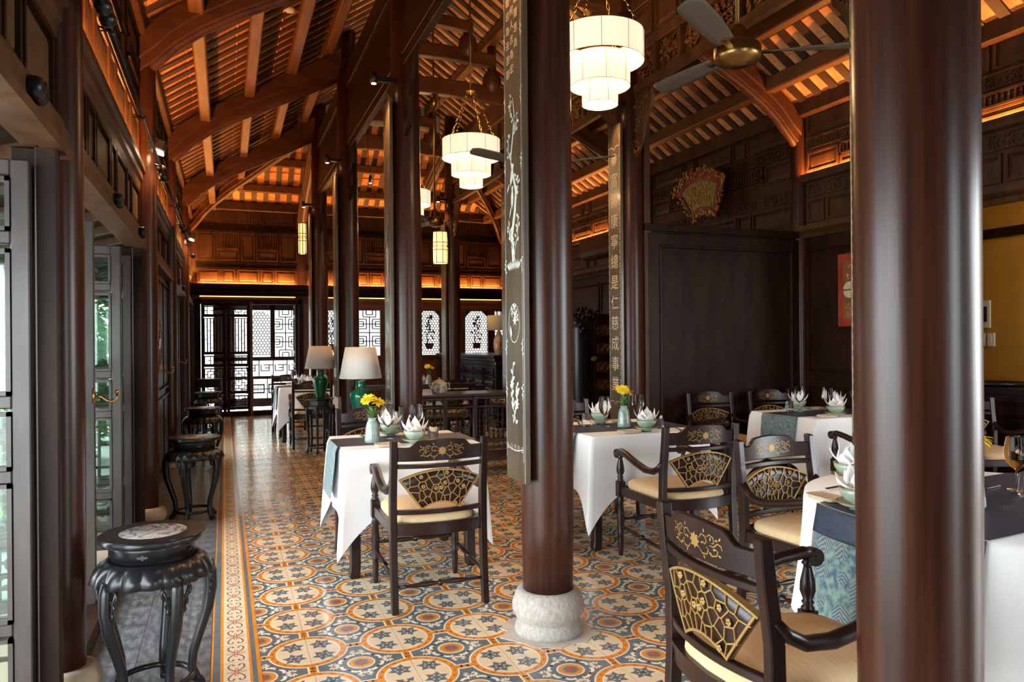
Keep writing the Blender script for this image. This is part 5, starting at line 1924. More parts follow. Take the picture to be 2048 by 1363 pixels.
def saucer():
    t = thing('saucer', 'x', 'saucer')
    B().lathe([(0.0001, 0.0), (0.034, 0.0), (0.036, 0.008), (0.06, 0.014), (0.08, 0.026), (0.079, 0.028), (0.058, 0.018), (0.035, 0.013), (0.0001, 0.013)], 32, cap=False).obj('body', CELAD, t)
    B().tube([(0.0795 * cos(2 * PI * k / 32), 0.0795 * sin(2 * PI * k / 32), 0.027) for k in range(32)], 0.0018, 6, closed=True).obj('brown_rim', RIMBR, t)
    return t


def napkin():
    b = B()
    rnd = random.Random(4)
    for ring, (n, r0, ln, tilt) in enumerate(((6, 0.02, 0.095, 0.45), (5, 0.015, 0.095, 0.9), (3, 0.008, 0.098, 1.25))):
        for k in range(n):
            a = 2 * PI * (k + 0.5 * ring) / n + rnd.uniform(-0.15, 0.15)
            tl_ = tilt + rnd.uniform(-0.12, 0.12)
            L_ = ln * rnd.uniform(0.85, 1.12)

            def pet(u, v, tl_=tl_, L_=L_, r0=r0):
                w = 0.036 * (1 - v) ** 0.8 * (0.55 + 1.3 * v * (1 - v) * 2)
                q = (u - 0.5) * 2
                bend = tl_ + 0.35 * v
                return (r0 + L_ * v * cos(bend) + 0.012 * q * q * (1 - v), q * w, 0.0 + L_ * v * sin(bend) + 0.012 * abs(q) * (1 - v))
            b.grid(pet, 4, 6, 0, Rz(a))
    b.lathe([(0.03, -0.02), (0.048, 0.0), (0.045, 0.018), (0.0001, 0.02)], 14)
    o = b.obj('folded_napkin', NAPK, solid=0.0018)
    return tag(o, 'x', 'napkin')


def side_plate():
    b = B()
    pts = ell(0, 0, 0.085, 0.055, 0, 4)
    sq = []
    for i in range(24):
        a = 2 * PI * i / 24
        sq.append((math.copysign(abs(cos(a)) ** 0.4, cos(a)) * 0.075, math.copysign(abs(sin(a)) ** 0.4, sin(a)) * 0.055))
    for k, (s0, z0, s1, z1) in enumerate(((0.86, 0.0, 1.0, 0.014), (1.0, 0.014, 0.95, 0.015), (0.95, 0.015, 0.86, 0.010))):
        n = len(sq)
        b.add([(x * s0, y * s0, z0) for x, y in sq] + [(x * s1, y * s1, z1) for x, y in sq], [(i, (i + 1) % n, n + (i + 1) % n, n + i) for i in range(n)], 0, None, True)
    b.flat([(x * 0.86, y * 0.86) for x, y in sq], 0.010)
    b.flat([(x * 0.86, y * 0.86) for x, y in sq][::-1], 0.0)
    return tag(b.obj('side_plate', PLATE), 'x', 'plate')


def cutlery():
    t = thing('table_knife', 'x', 'knife')
    B().box(-0.10, -0.007, 0.001, 0.0, 0.007, 0.006).obj('handle', W_BLK, t, bev=0.002)
    B().prism([(0.0, -0.006), (0.10, -0.008), (0.115, -0.002), (0.11, 0.006), (0.0, 0.006)], 0.001, 0.003).obj('blade', STEEL, t)
    return t


def vase(heads=2):
    t = thing('flower_vase', 'x', 'vase')
    B().lathe([(0.0001, 0.0), (0.044, 0.0), (0.048, 0.01), (0.046, 0.03), (0.041, 0.075), (0.036, 0.11), (0.031, 0.127), (0.024, 0.135), (0.0235, 0.142), (0.028, 0.149), (0.027, 0.151), (0.019, 0.148), (0.019, 0.135), (0.0001, 0.13)], 28, cap=False).obj('body', VASEG, t)
    rings = B()
    for z, r in ((0.075, 0.0415), (0.083, 0.0406), (0.091, 0.0396)):
        rings.tube([(r * cos(2 * PI * k / 28), r * sin(2 * PI * k / 28), z) for k in range(28)], 0.0012, 4, closed=True)
    rings.obj('ribs', VASEG, t)
    return t


def flowers(heads):
    t = thing('chrysanthemum', 'x', 'flower')
    rnd = random.Random(heads + 5)
    for h, (tip, tilt) in enumerate((((-0.03, -0.012, 0.265), -0.35), ((0.032, -0.008, 0.248), 0.3), ((0.0, 0.03, 0.22), 0.1))[:heads]):
        tip = Vector(tip)
        base = Vector((0.002, 0.004 * h, 0.10))
        mid = (base + tip) / 2 + Vector((0.0, 0, 0.012))
        B().tube([base, mid, tip], 0.0025, 6).obj('stem', LEAFG, t)
        b = B()
        for ring, (n, ln, el) in enumerate(((20, 0.052, 0.02), (16, 0.048, 0.3), (12, 0.038, 0.6), (8, 0.026, 0.95))):
            for k in range(n):
                a = 2 * PI * (k + rnd.uniform(-0.35, 0.35)) / n
                L_ = ln * rnd.uniform(0.82, 1.1)
                e = el + rnd.uniform(-0.18, 0.18)

                def pe(u, v, L_=L_, e=e):
                    w = 0.0045 * (0.5 + 1.2 * v) * (1 if v < 0.9 else 0.45)
                    bend = e - 0.45 * v
                    return (0.004 + L_ * v * cos(bend), (u - 0.5) * 2 * w, L_ * v * sin(e) - 0.010 * v * v)
                b.grid(pe, 1, 4, 0, T(*tip) @ Rx(0.35) @ Ry(tilt) @ Rz(a))
        b.lathe([(0.010, 0.0), (0.009, 0.008), (0.0001, 0.011)], 10, 1, T(*tip) @ Rx(0.35) @ Ry(tilt))
        b.obj('bloom', [PETAL, PETC], t)
    b = B()
    for k in range(9):
        a = 2 * PI * k / 9 + 0.3

        def lf(u, v):
            w = 0.013 * sin(PI * min(1, v * 1.05 + 0.04)) ** 0.8
            return (0.006 + 0.055 * v, (u - 0.5) * 2 * w, 0.0 + 0.055 * v - 0.03 * v * v + 0.006 * abs(u - 0.5))
        b.grid(lf, 2, 5, 0, T(0, 0, 0.145 + 0.008 * (k % 3)) @ Rz(a) @ Ry(-0.2 - 0.25 * (k % 3)))
    b.obj('leaves', LEAFG, t)
    return t


PR = {}


def place(kind, make, x, y, lb, rz=0.0, z=None, group=None):
    z = ZT if z is None else z
    if kind not in PR:
        o = make()
        PR[kind] = o
        o.location = (x, y, z)
        o.rotation_euler = (0, 0, rz)
        o['label'] = lb
        if group:
            o['group'] = group
        return o
    return dup(PR[kind], (x, y, z), rz, lb, group)


def setting(x, y, face, wh, gl, rz=0.0, tum=None, bp=None, knife=None):
    # one place setting: saucer, bowl, folded napkin, side plate, stem glass, tumbler
    place('saucer', saucer, x, y, 'celadon saucer ' + wh, rz, None, 'celadon place settings')
    place('bowl', bowl, x, y, 'celadon bowl ' + wh, rz, ZT - 0.005, 'celadon place settings')
    place('napkin', napkin, x, y, 'white lotus-folded napkin ' + wh, rz + 0.4, ZT + 0.062, 'lotus napkins')
    place('wine', wine_glass, gl[0], gl[1], 'stemmed wine glass ' + wh, 0, None, 'wine glasses')
    if tum:
        place('tumbler', tumbler, tum[0], tum[1], 'tapered tumbler ' + wh, 0, None, 'tumblers')
    if bp:
        place('plate', side_plate, bp[0], bp[1], 'cream side plate ' + wh, rz, None, 'side plates')
    if knife:
        place('knife', cutlery, knife[0], knife[1], 'table knife ' + wh, knife[2], None, 'table knives')


setting(1.08, 4.47, 0, 'nearest the front armchair of the nearer vase table', (1.145, 4.70), 0, (1.20, 4.49), (0.90, 4.42), (1.27, 4.42, PI / 2))
setting(1.02, 4.91, 0, 'on the far side of the nearer vase table', (0.965, 4.71), PI, (0.90, 4.84), (1.19, 4.93), (0.84, 4.93, PI / 2))
setting(2.665, 4.40, 0, 'nearest the armchair at the table beside the lettered board', (2.86, 4.84), 0, (2.82, 4.50), (2.52, 4.38), (2.9, 4.36, 1.2))
setting(2.61, 4.97, 0, 'on the far side of the table beside the lettered board', (2.53, 4.74), PI, (2.43, 4.83), (2.80, 4.98), (2.45, 5.0, 1.2))
setting(4.55, 4.64, 0, 'at the front of the table by the partition', (4.62, 4.80), 0, (4.70, 4.74), (4.42, 4.60), (4.78, 4.64, 1.2))
setting(4.66, 5.18, 0, 'on the partition side of the table by the partition', (4.53, 5.02), PI, (4.44, 5.04), (4.84, 5.16))
setting(4.92, 5.02, 0, 'at the wall end of the table by the partition', (4.97, 4.84), PI)
setting(1.12, 10.8, 0, 'on the farthest white table', (1.26, 10.9), 0, (0.98, 10.78))
setting(1.05, 11.2, 0, 'on the garden side of the farthest white table', (0.93, 11.15), PI)
setting(2.55, 10.15, 0, 'on the far table behind the settee', (2.47, 10.28), PI)
ZK = ZT
ZT = zt + 0.0055
setting(2.125, 2.06, 0, 'on the blue runner of the round table', (2.34, 1.90), 1.57, None, (2.155, 2.24))
setting(2.52, 2.49, 0, 'at the back of the round table', (2.86, 2.36), 0, None, (2.74, 2.55), (2.38, 2.40, 0.2))
place('wine', wine_glass, 2.96, 2.07, 'stemmed wine glass standing alone on the right of the round table', 0, None, 'wine glasses')
place('tumbler', tumbler, 2.90, 1.98, 'tapered tumbler on the navy runner beyond the scuffed column', 0, None, 'tumblers')
place('knife', cutlery, 2.88, 2.14, 'knife lying beside the tumbler of the round table', 0.2, None, 'table knives')
ZV = ZK
for x, y, z, wh, n, rz in ((0.845, 4.60, ZK, 'on the nearer square table', 2, 0.0), (2.645, 4.67, ZK, 'on the table beside the lettered board', 2, 0.4), (2.52, 1.93, ZT, 'on the round table behind the scuffed column', 2, 0.0), (1.36, 11.1, ZK, 'on the farthest white table', 2, 0.9), (2.70, 10.3, ZK, 'on the far table behind the settee', 2, 0.2)):
    place('vase', vase, x, y, 'grey green ribbed ceramic vase ' + wh, rz, z, 'flower vases')
    place('flowers', lambda: flowers(2), x, y, 'yellow chrysanthemums with leaves in the vase ' + wh, rz, z + 0.004, 'chrysanthemums')


# ------------------------------------------------------------------ flower stands along the left wall
def flower_stand():
    t = thing('flower_stand', 'x', 'stand')
    lobes = lambda a, k: 1 + 0.035 * abs(cos(5 * a)) - 0.015
    B().lathe([(0.165, 0.612), (0.185, 0.618), (0.19, 0.63), (0.186, 0.645)], 60, 0, None, True, True, lobes).obj('top', W_BLK, t)
    B().lathe([(0.0001, 0.6465), (0.118, 0.6465), (0.12, 0.645)], 40, cap=False).obj('marble_inset', MARBLE, t)
    B().lathe([(0.150, 0.548), (0.152, 0.60), (0.158, 0.614)], 40).obj('waist', W_BLK, t)
    for k in range(5):
        b = B()
        a = 2 * PI * k / 5 + PI / 5 + 0.1
        for q in range(4):
            p = PI / 2 * q
            L_ = 0.022 if q % 2 == 0 else 0.011
            b.prism(leaf(0, 0, L_, 0.006, p), 0, 0.003, 0, Rz(a) @ T(0.1515, 0, 0.583) @ Matrix(((0, 0, 1, 0), (1, 0, 0, 0), (0, 1, 0, 0), (0, 0, 0, 1))))
        b.obj('quatrefoil', W_BLK, t)
    fl = lambda a, k: 1 + (0.006 + 0.014 * k) * (abs(sin(9 * a)) - 0.6)
    B().lathe([(0.152, 0.552), (0.166, 0.549), (0.186, 0.536), (0.203, 0.512), (0.215, 0.478)], 180, 0, None, True, False, fl).obj('fluted_skirt', W_BLK, t, solid=0.006)
    prof = [(0.195, 0.50), (0.204, 0.46), (0.206, 0.40), (0.195, 0.32), (0.165, 0.23), (0.14, 0.15), (0.135, 0.09), (0.15, 0.045), (0.172, 0.03)]
    for k in range(5):
        M = Rz(2 * PI * k / 5 + 0.1)
        L_ = B()
        L_.tube([(r, 0, z) for r, z in prof], [0.024, 0.025, 0.025, 0.023, 0.02, 0.018, 0.018, 0.019, 0.014], 8, 0, M)
        L_.lathe([(0.018, -0.016), (0.02, 0), (0.018, 0.016)], 12, 0, M @ T(0.165, 0, 0.024) @ Rx(PI / 2))
        lg = L_.obj('leg', W_BLK, t)
        b = B()
        for s_ in (-1, 1):
            for (u, z, r) in ((0.026, 0.455, 0.020), (0.020, 0.415, 0.013), (0.016, 0.385, 0.009)):
                b.tube([(0.202, s_ * (u + 0.008) + r * cos(q), z + r * 1.1 * sin(q)) for q in [2 * PI * i / 10 for i in range(10)]], 0.005, 6, 0, M, closed=True)
            b.tube([(0.2, s_ * 0.05, 0.475), (0.203, s_ * 0.038, 0.44), (0.204, s_ * 0.03, 0.40), (0.202, s_ * 0.018, 0.36)], [0.006, 0.006, 0.005, 0.003], 6, 0, M)
        b.obj('carved_bracket', W_BLK, lg)
    B().tube([(0.135 * cos(2 * PI * k / 30), 0.135 * sin(2 * PI * k / 30), 0.075) for k in range(30)], 0.012, 8, closed=True).obj('foot_ring', W_BLK, t)
    return t


for x, y, lb, rz in ((-0.262, 3.20, 'black fluted flower stand with a grey marble top beside the slate aisle', 0.05), (-0.225, 6.33, 'black flower stand by the second wall column, before two others', 0.5), (-0.235, 9.15, 'black flower stand, middle one of the row along the slate aisle', 0.2), (-0.24, 12.1, 'black flower stand near the far garden door', 0.7)):
    place('stand', flower_stand, x, y, lb, rz, 0.0, 'black flower stands')
t = thing('side_chest', 'dark square stand in the corner by the far door', 'stand', (-0.26, 14.2, 0))
B().box(-0.2, -0.2, 0.72, 0.22, 0.2, 0.75).box(-0.17, -0.17, 0.6, 0.19, 0.17, 0.72).obj('top', W_BLK, t, bev=0.006)
for sx in (-0.16, 0.18):
    for sy in (-0.16, 0.16):
        B().box(sx - 0.02, sy - 0.02, 0, sx + 0.02, sy + 0.02, 0.6).obj('leg', W_BLK, t)


# ------------------------------------------------------------------ hexagonal stands with green table lamps
def hex_stand():
    t = thing('lamp_stand', 'x', 'stand')
    hexa = lambda r, z: [(r, z)]
    B().lathe([(0.150, 0.66), (0.165, 0.668), (0.165, 0.685), (0.15, 0.69)], 6, 0, None, False).obj('top', W_BLK, t)
    B().lathe([(0.13, 0.60), (0.13, 0.66)], 6, 0, None, False).lathe([(0.16, 0.585), (0.165, 0.60)], 6, 0, None, False).obj('waist', W_BLK, t)
    for k in range(6):
        M = Rz(PI / 3 * k)
        a = PI / 3 * k
        lg = B().tube([(0.155, 0, 0.60), (0.168, 0, 0.53), (0.160, 0, 0.40), (0.150, 0, 0.20), (0.155, 0, 0.06), (0.17, 0, 0.02)], [0.018, 0.019, 0.016, 0.013, 0.014, 0.018], 8, 0, M).obj('leg', W_BLK, t)
        b = B()
        P0, P1 = Vector((0.158 * cos(a), 0.158 * sin(a), 0)), Vector((0.158 * cos(a + PI / 3), 0.158 * sin(a + PI / 3), 0))
        for q in range(6):
            c = P0 + (P1 - P0) * ((q + 0.5) / 6)
            z = 0.50 + 0.045 * abs(q - 2.5) / 2.5
            d = (P1 - P0).normalized()
            b.tube([tuple(c + d * 0.014 * cos(w) + Vector((0, 0, z + 0.03 * sin(w)))) for w in [2 * PI * i / 8 for i in range(8)]], 0.005, 5, closed=True)
        b.bar(P0 + Vector((0, 0, 0.575)), P1 + Vector((0, 0, 0.575)), 0.02, 0.03)
        b.obj('pierced_apron', W_BLK, lg)
        B().bar(P0 + Vector((0, 0, 0.09)), P1 + Vector((0, 0, 0.09)), 0.02, 0.02).obj('foot_rail', W_BLK, lg)
    return t


def green_lamp():
    t = thing('table_lamp', 'x', 'lamp')
    B().lathe([(0.0001, 0.0), (0.055, 0.0), (0.056, 0.01), (0.062, 0.05), (0.082, 0.13), (0.094, 0.19), (0.093, 0.22), (0.078, 0.25), (0.05, 0.265), (0.043, 0.275), (0.043, 0.325), (0.047, 0.335), (0.044, 0.34), (0.02, 0.34)], 36).obj('vase_base', GREENP, t)
    B().tube([(0, 0, 0.34), (0, 0, 0.41)], 0.008, 8).obj('lamp_neck', BRASS, t)
    B().lathe([(0.185, 0.36), (0.132, 0.635)], 48, 0, None, True, False).obj('lamp_shade', SHADE, t, solid=0.003)
    b = B()
    for k in range(3):
        a = 2 * PI * k / 3
        b.tube([(0, 0, 0.60), (0.137 * cos(a), 0.137 * sin(a), 0.605)], 0.002, 4)
    b.tube([(0, 0, 0.41), (0, 0, 0.60)], 0.003, 6)
    b.obj('shade_carrier', BRASS, t)
    return t


for x, y, wh in ((1.10, 9.43, 'beside the far armchair'), (1.125, 6.66, 'behind the nearer vase table')):
    place('hex', hex_stand, x, y, 'black hexagonal carved lamp stand ' + wh, 0.15, 0.0, 'hexagonal lamp stands')
    place('glamp', green_lamp, x, y, 'green porcelain table lamp with cream shade ' + wh, 0.4, 0.6905, 'green table lamps')


# ------------------------------------------------------------------ carved console and settee in the nave
def carved_panel_bars(b, x0, x1, z0, z1, y, seed, n=60):
    rnd = random.Random(seed)
    for k in range(n):
        cx, cz, r = rnd.uniform(x0 + 0.03, x1 - 0.03), rnd.uniform(z0 + 0.03, z1 - 0.03), rnd.uniform(0.015, 0.03)
        a0 = rnd.random() * 6.28
        b.tube([(cx + r * cos(a0 + q * 0.7), y, cz + r * sin(a0 + q * 0.7)) for q in range(6)], 0.005, 5)


t = thing('carved_console', 'long black carved console with spindle panels and a teapot on top', 'console', (0, 0, 0))
Y0, Y1, CX0, CX1 = 7.35, 7.78, 1.62, 3.05
B().box(CX0, Y0 - 0.03, 0.80, CX1, Y1, 0.83).box(CX0 + 0.02, Y0 - 0.012, 0.765, CX1 - 0.02, Y1 - 0.02, 0.80).obj('top', W_FURN, t, bev=0.006)
for za, zb_, yb in ((0.685, 0.70, Y0 + 0.02), (0.32, 0.36, Y0 + 0.02), (0.25, 0.28, Y0 + 0.02), (0.13, 0.17, Y1)):
    B().box(CX0 + 0.03, Y0 - 0.025, za, CX1 - 0.03, yb, zb_).obj('rail', W_FURN, t, bev=0.004)
PX = [CX0 + 0.03, CX0 + 0.44, CX0 + 0.50, CX0 + 0.74, CX0 + 0.80, CX1 - 0.03]
for x in (CX0 + 0.03, CX0 + 0.455, CX0 + 0.775, CX0 + 1.18, CX1 - 0.06):
    B().box(x, Y0 - 0.025, 0.13, x + 0.035, Y0 + 0.025, 0.80).obj('stile', W_FURN, t)
for x in (CX0 + 0.03, CX1 - 0.06):
    B().box(x, Y1 - 0.05, 0.13, x + 0.035, Y1, 0.80).obj('stile', W_FURN, t)
for x0, x1 in ((CX0 + 0.07, CX0 + 0.45), (CX0 + 0.815, CX0 + 1.175)):
    b = B()
    n = 7
    for k in range(n):
        x = x0 + (k + 0.5) * (x1 - x0) / n
        pr = []
        for q in range(6):
            z = 0.36 + q * 0.054
            pr += [(0.006, z), (0.015, z + 0.018), (0.015, z + 0.026), (0.006, z + 0.045)]
        b.lathe(pr, 8, 0, T(x, Y0, 0))
    b.obj('bead_spindles', W_FURN, t)
b = B()
carved_panel_bars(b, CX0 + 0.49, CX0 + 0.775, 0.36, 0.685, Y0, 3, 70)
carved_panel_bars(b, CX0 + 0.05, CX0 + 0.25, 0.70, 0.765, Y0 - 0.01, 4, 16)
carved_panel_bars(b, CX1 - 0.5, CX1 - 0.06, 0.70, 0.765, Y0 - 0.01, 5, 30)
carved_panel_bars(b, CX0 + 0.82, CX1 - 0.06, 0.28, 0.32, Y0 - 0.01, 6, 20)
b.obj('fretwork', W_FURN, t)
for x in (CX0 + 0.08, CX1 - 0.1):
    for y in (Y0 + 0.02, Y1 - 0.05):
        B().lathe([(0.03, 0), (0.035, 0.02), (0.02, 0.05), (0.03, 0.09), (0.035, 0.135)], 10, 0, T(x, y, 0)).obj('foot', W_FURN, t)
t = thing('teapot', 'brown and cream painted stoneware teapot on the carved console', 'teapot', (2.09, 7.55, 0.83), 0.3)
B().lathe([(0.0001, 0), (0.07, 0), (0.08, 0.02), (0.082, 0.08), (0.075, 0.11), (0.05, 0.125)], 24).obj('body', POTT, t)
B().lathe([(0.055, 0.122), (0.05, 0.135), (0.02, 0.142), (0.012, 0.15), (0.018, 0.158), (0.0001, 0.165)], 18).obj('lid', AMBER, t)
B().tube([(-0.07, 0, 0.04), (-0.11, 0, 0.07), (-0.135, 0, 0.12)], [0.02, 0.014, 0.009], 10).obj('spout', POTT, t)
B().tube([(0.075, 0, 0.10), (0.12, 0, 0.10), (0.125, 0, 0.05), (0.08, 0, 0.03)], 0.008, 8).obj('handle', POTT, t)
t = thing('carved_settee', 'black carved settee with pierced back behind the console', 'settee', (0, 0, 0))
SX0, SX1, SY = 1.52, 3.0, 8.75
B().box(SX0, SY - 0.02, 0.80, SX1 - 0.12, SY + 0.03, 0.86).box(SX1 - 0.14, SY - 0.02, 0.0, SX1, SY + 0.03, 0.83).box(SX0, SY - 0.02, 0.0, SX0 + 0.05, SY + 0.03, 0.83).box(SX0, SY - 0.02, 0.55, SX1, SY + 0.03, 0.60).obj('back_frame', W_FURN, t, bev=0.006)
B().box(SX0, SY, 0.40, SX1, SY + 0.5, 0.45).obj('seat', W_FURN, t, bev=0.006)
for x in (SX0 + 0.03, SX1 - 0.03):
    B().box(x - 0.03, SY + 0.42, 0, x + 0.03, SY + 0.5, 0.62).obj('leg', W_FURN, t, bev=0.005)
b = B()
carved_panel_bars(b, SX0 + 0.06, SX0 + 0.42, 0.60, 0.80, SY, 7, 45)
carved_panel_bars(b, SX1 - 0.75, SX1 - 0.15, 0.60, 0.80, SY, 8, 70)
b.obj('pierced_back', W_FURN, t)

# bar counter with lamp
t = thing('bar_counter', 'dark panelled bar counter lit by the far windows', 'counter', (0, 0, 0))
B().box(3.98, 11.06, 0.0, 4.85, 14.3, 0.98).obj('carcase', W_BLK, t)
B().box(3.90, 10.98, 1.10, 4.9, 14.35, 1.145).box(3.93, 11.01, 1.05, 4.88, 14.33, 1.10).box(3.96, 11.03, 0.98, 4.86, 14.31, 1.05).obj('top', W_BLK, t, bev=0.008)
MBc = frame_m(3.98, 0, (0, 1), (-1, 0))
for k in range(6):
    u = 11.12 + k * 0.53
    b = panel(t, MBc, u, u + 0.5, 0.78, 0.95, W_BLK, W_BLK, name='drawer_front')
    cb = B()
    for q in range(14):
        cb.box(u + 0.06 + q * 0.028, 0.01, 0.83 + 0.03 * (q % 2), u + 0.08 + q * 0.028, 0.026, 0.87 + 0.03 * (q % 2), 0, MBc)
    cb.obj('carving', W_BLK, t)
    panel(t, MBc, u, u + 0.5, 0.6, 0.76, W_BLK, W_BLK, name='drawer_front')
    panel(t, MBc, u, u + 0.5, 0.08, 0.56, W_BLK, W_BLK, name='door')
MBf = frame_m(0, 11.06, (1, 0), (0, -1))
panel(t, MBf, 4.05, 4.78, 0.62, 0.95, W_BLK, W_BLK, name='end_panel')
panel(t, MBf, 4.05, 4.78, 0.08, 0.58, W_BLK, W_BLK, name='end_panel')
t = thing('bar_lamp', 'amber ceramic lamp with a woven drum shade on the bar counter', 'lamp', (4.16, 11.4, 1.145))
B().lathe([(0.0001, 0), (0.06, 0), (0.075, 0.06), (0.088, 0.16), (0.08, 0.25), (0.05, 0.33), (0.025, 0.39), (0.02, 0.43)], 28).obj('ceramic_base', AMBER, t)
B().lathe([(0.19, 0.40), (0.185, 0.64)], 36, 0, None, True, False).obj('lamp_shade', VELLUM, t, solid=0.003)
B().tube([(0, 0, 0.42), (0, 0, 0.6)], 0.004, 6).tube([(-0.185, 0, 0.6), (0.185, 0, 0.6)], 0.002, 4).obj('shade_carrier', BRASS, t)
for k, (x, y) in enumerate(((4.30, 11.32), (4.40, 11.5))):
    o = B().lathe([(0.0001, 0), (0.04, 0), (0.04, 0.16), (0.028, 0.18), (0.028, 0.21), (0.0001, 0.212)], 16).obj('canister', [PLAST, BLACKM][k])
    o.location = (x, y, 1.145)
    tag(o, ['pale canister beside the bar lamp', 'dark canister behind the bar lamp'][k], 'canister')

# ------------------------------------------------------------------ right aisle: carved stele, cabinet, air conditioner, plaque, picture
t = thing('carved_stele', 'tall black carved panel with gilded leaf beside the tall cabinet', 'carved panel', (4.02, 8.05, 0), 0.25)


def tubeb(u, v):
    a = -1.1 + 2.2 * u
    return (0.17 * sin(a), -0.17 * cos(a) + 0.1, 0.45 + 1.18 * v)


B().grid(tubeb, 14, 10).obj('half_round_board', W_BLK, t, solid=0.02)
b = B()
rnd = random.Random(2)
for k in range(34):
    b.prism(leaf(rnd.uniform(-0.16, 0.16), 1.6 + rnd.uniform(0, 0.13), 0.06, 0.018, rnd.random() * 3.14), 0, 0.02, 0, T(0, rnd.uniform(-0.06, 0.03), 0) @ Matrix(((1, 0, 0, 0), (0, 0, -1, 0), (0, 1, 0, 0), (0, 0, 0, 1))))
for k in range(40):
    b.prism(leaf(rnd.uniform(-0.14, 0.14), rnd.uniform(0.5, 0.75) if k % 2 else rnd.uniform(1.4, 1.6), 0.05, 0.012, rnd.random() * 6), 0, 0.02, 0, T(0, -0.07, 0) @ Matrix(((1, 0, 0, 0), (0, 0, -1, 0), (0, 1, 0, 0), (0, 0, 0, 1))))
tag(b.obj('leaf_crest', W_FURN, t), kind='stuff')
B().prism(leaf(0.0, 0, 0.10, 0.03, 0.2), 0, 0.012, 0, T(0.03, -0.09, 1.14) @ Matrix(((1, 0, 0, 0), (0, 0, -1, 0), (0, 1, 0, 0), (0, 0, 0, 1)))).obj('gilded_leaf', GOLD, t)
B().box(-0.2, -0.12, 0.0, 0.2, 0.12, 0.06).box(-0.15, -0.08, 0.06, 0.15, 0.08, 0.47).obj('plinth', W_BLK, t, bev=0.008)
t = thing('tall_cabinet', 'tall dark cabinet with carved drawer fronts behind the lettered board', 'cabinet', (4.90, 9.3, 0), 0.0)
B().box(-0.24, -0.2, 0, 0.46, 0.25, 1.68).box(-0.27, -0.24, 1.68, 0.49, 0.27, 1.73).obj('carcase', W_DARK, t, bev=0.006)
Mc = T(0, -0.2, 0) @ frame_m(0, 0, (1, 0), (0, -1))
for k in range(6):
    panel(t, Mc, -0.2, 0.45, 0.15 + k * 0.25, 0.37 + k * 0.25, W_DARK, W_MID, name='drawer_front')
    b = B()
    for q in range(16):
        b.box(-0.1 + q * 0.03, 0.01, 0.22 + k * 0.25 + 0.03 * ((q * 7) % 3), -0.08 + q * 0.03, 0.03, 0.26 + k * 0.25 + 0.03 * ((q * 7) % 3), 0, Mc)
    b.obj('carving', W_PURL, t)
t = thing('air_conditioner', 'brown wall mounted air conditioner under the lit panels', 'air conditioner', (XC, 10.35, 2.66))
B().prism([(0, 0.0), (-0.14, 0.0), (-0.2, 0.04), (-0.225, 0.11), (-0.225, 0.29), (-0.2, 0.31), (0, 0.31)], -0.55, 0.55, 0, Matrix(((1, 0, 0, 0), (0, 0, 1, 0), (0, 1, 0, 0), (0, 0, 0, 1)))).obj('casing', W_MID, t, bev=0.01)
B().box(-0.19, -0.5, -0.004, -0.13, 0.5, 0.004).obj('outlet_louvre', W_DARK, t)

# carved gilt plaque in the shape of a fan, hung slightly forward on the right wall
t = thing('fan_plaque', 'gilded red fan shaped carved plaque on the panelled right wall', 'plaque', (XC - 0.20, 7.55, 2.83))
# local: u to the right (-Y), v up, n towards the room (-X); top leans out
KP = Matrix(((0, 0, -1, 0), (-1, 0, 0, 0), (0, 1, 0, 0), (0, 0, 0, 1)))
PT = KP @ Rx(0.22)


def fpoly(r0, r1, a, n=14):
    return [(r1 * sin(-a + 2 * a * i / n), r1 * cos(-a + 2 * a * i / n) - 0.30) for i in range(n + 1)] + [(r0 * sin(a - 2 * a * i / n), r0 * cos(a - 2 * a * i / n) - 0.30) for i in range(n + 1)]


B().prism(fpoly(0.34, 0.86, 0.62), -0.02, 0.0, 0, PT).obj('red_ground', REDL, t)
b = B()
b.prism(fpoly(0.44, 0.74, 0.50), 0.0, 0.008, 0, PT)
b.obj('gold_field', mat('olive_gold_field', (0.20, 0.12, 0.02), 0.5, metal=0.3, col2=(0.36, 0.24, 0.05), sc=(30, 30, 30)), t)
b = B()
rnd = random.Random(6)
for k in range(330):
    a = rnd.uniform(-0.66, 0.66)
    r = rnd.uniform(0.35, 0.90)
    if 0.40 < r < 0.80 and abs(a) < 0.60 and rnd.random() > 0.04:
        continue
    x, y = r * sin(a), r * cos(a) - 0.30
    b.prism(leaf(x, y, 0.045, 0.011, rnd.random() * 6.28), rnd.uniform(-0.005, 0.005), 0.018 + rnd.random() * 0.02, 0, PT)
tag(b.obj('gilt_scrollwork', GILT, t), kind='stuff')
b = B()
for k in range(70):
    a = rnd.uniform(-0.36, 0.36)
    r = rnd.uniform(0.50, 0.70)
    b.prism(leaf(r * sin(a), r * cos(a) - 0.30, 0.04, 0.007, rnd.random() * 6.28), 0.006, 0.018, 0, PT)
for i in range(14):
    for r, w in ((0.765, 0.0), (0.41, 0.0)):
        pass
tag(b.obj('relief_figures', GILT, t), kind='stuff')
b = B()
stroke(b, [(0.77 * sin(-0.52 + 1.04 * i / 20), 0.77 * cos(-0.52 + 1.04 * i / 20) - 0.3) for i in range(21)], 0.022, 0.022, 0, PT)
stroke(b, [(0.42 * sin(-0.5 + 1.0 * i / 16), 0.42 * cos(-0.5 + 1.0 * i / 16) - 0.3) for i in range(17)], 0.022, 0.022, 0, PT)
for s_ in (-1, 1):
    stroke(b, [(0.42 * sin(s_ * 0.535), 0.42 * cos(0.535) - 0.3), (0.77 * sin(s_ * 0.535), 0.77 * cos(0.535) - 0.3)], 0.03, 0.022, 0, PT)
b.obj('red_border', REDL, t)
B().prism([(-0.225, 0.06), (-0.2, 0.05), (-0.32, 0.29), (-0.345, 0.28)], 0.022, 0.028, 0, PT).obj('signature_strip', BLACKM, t)
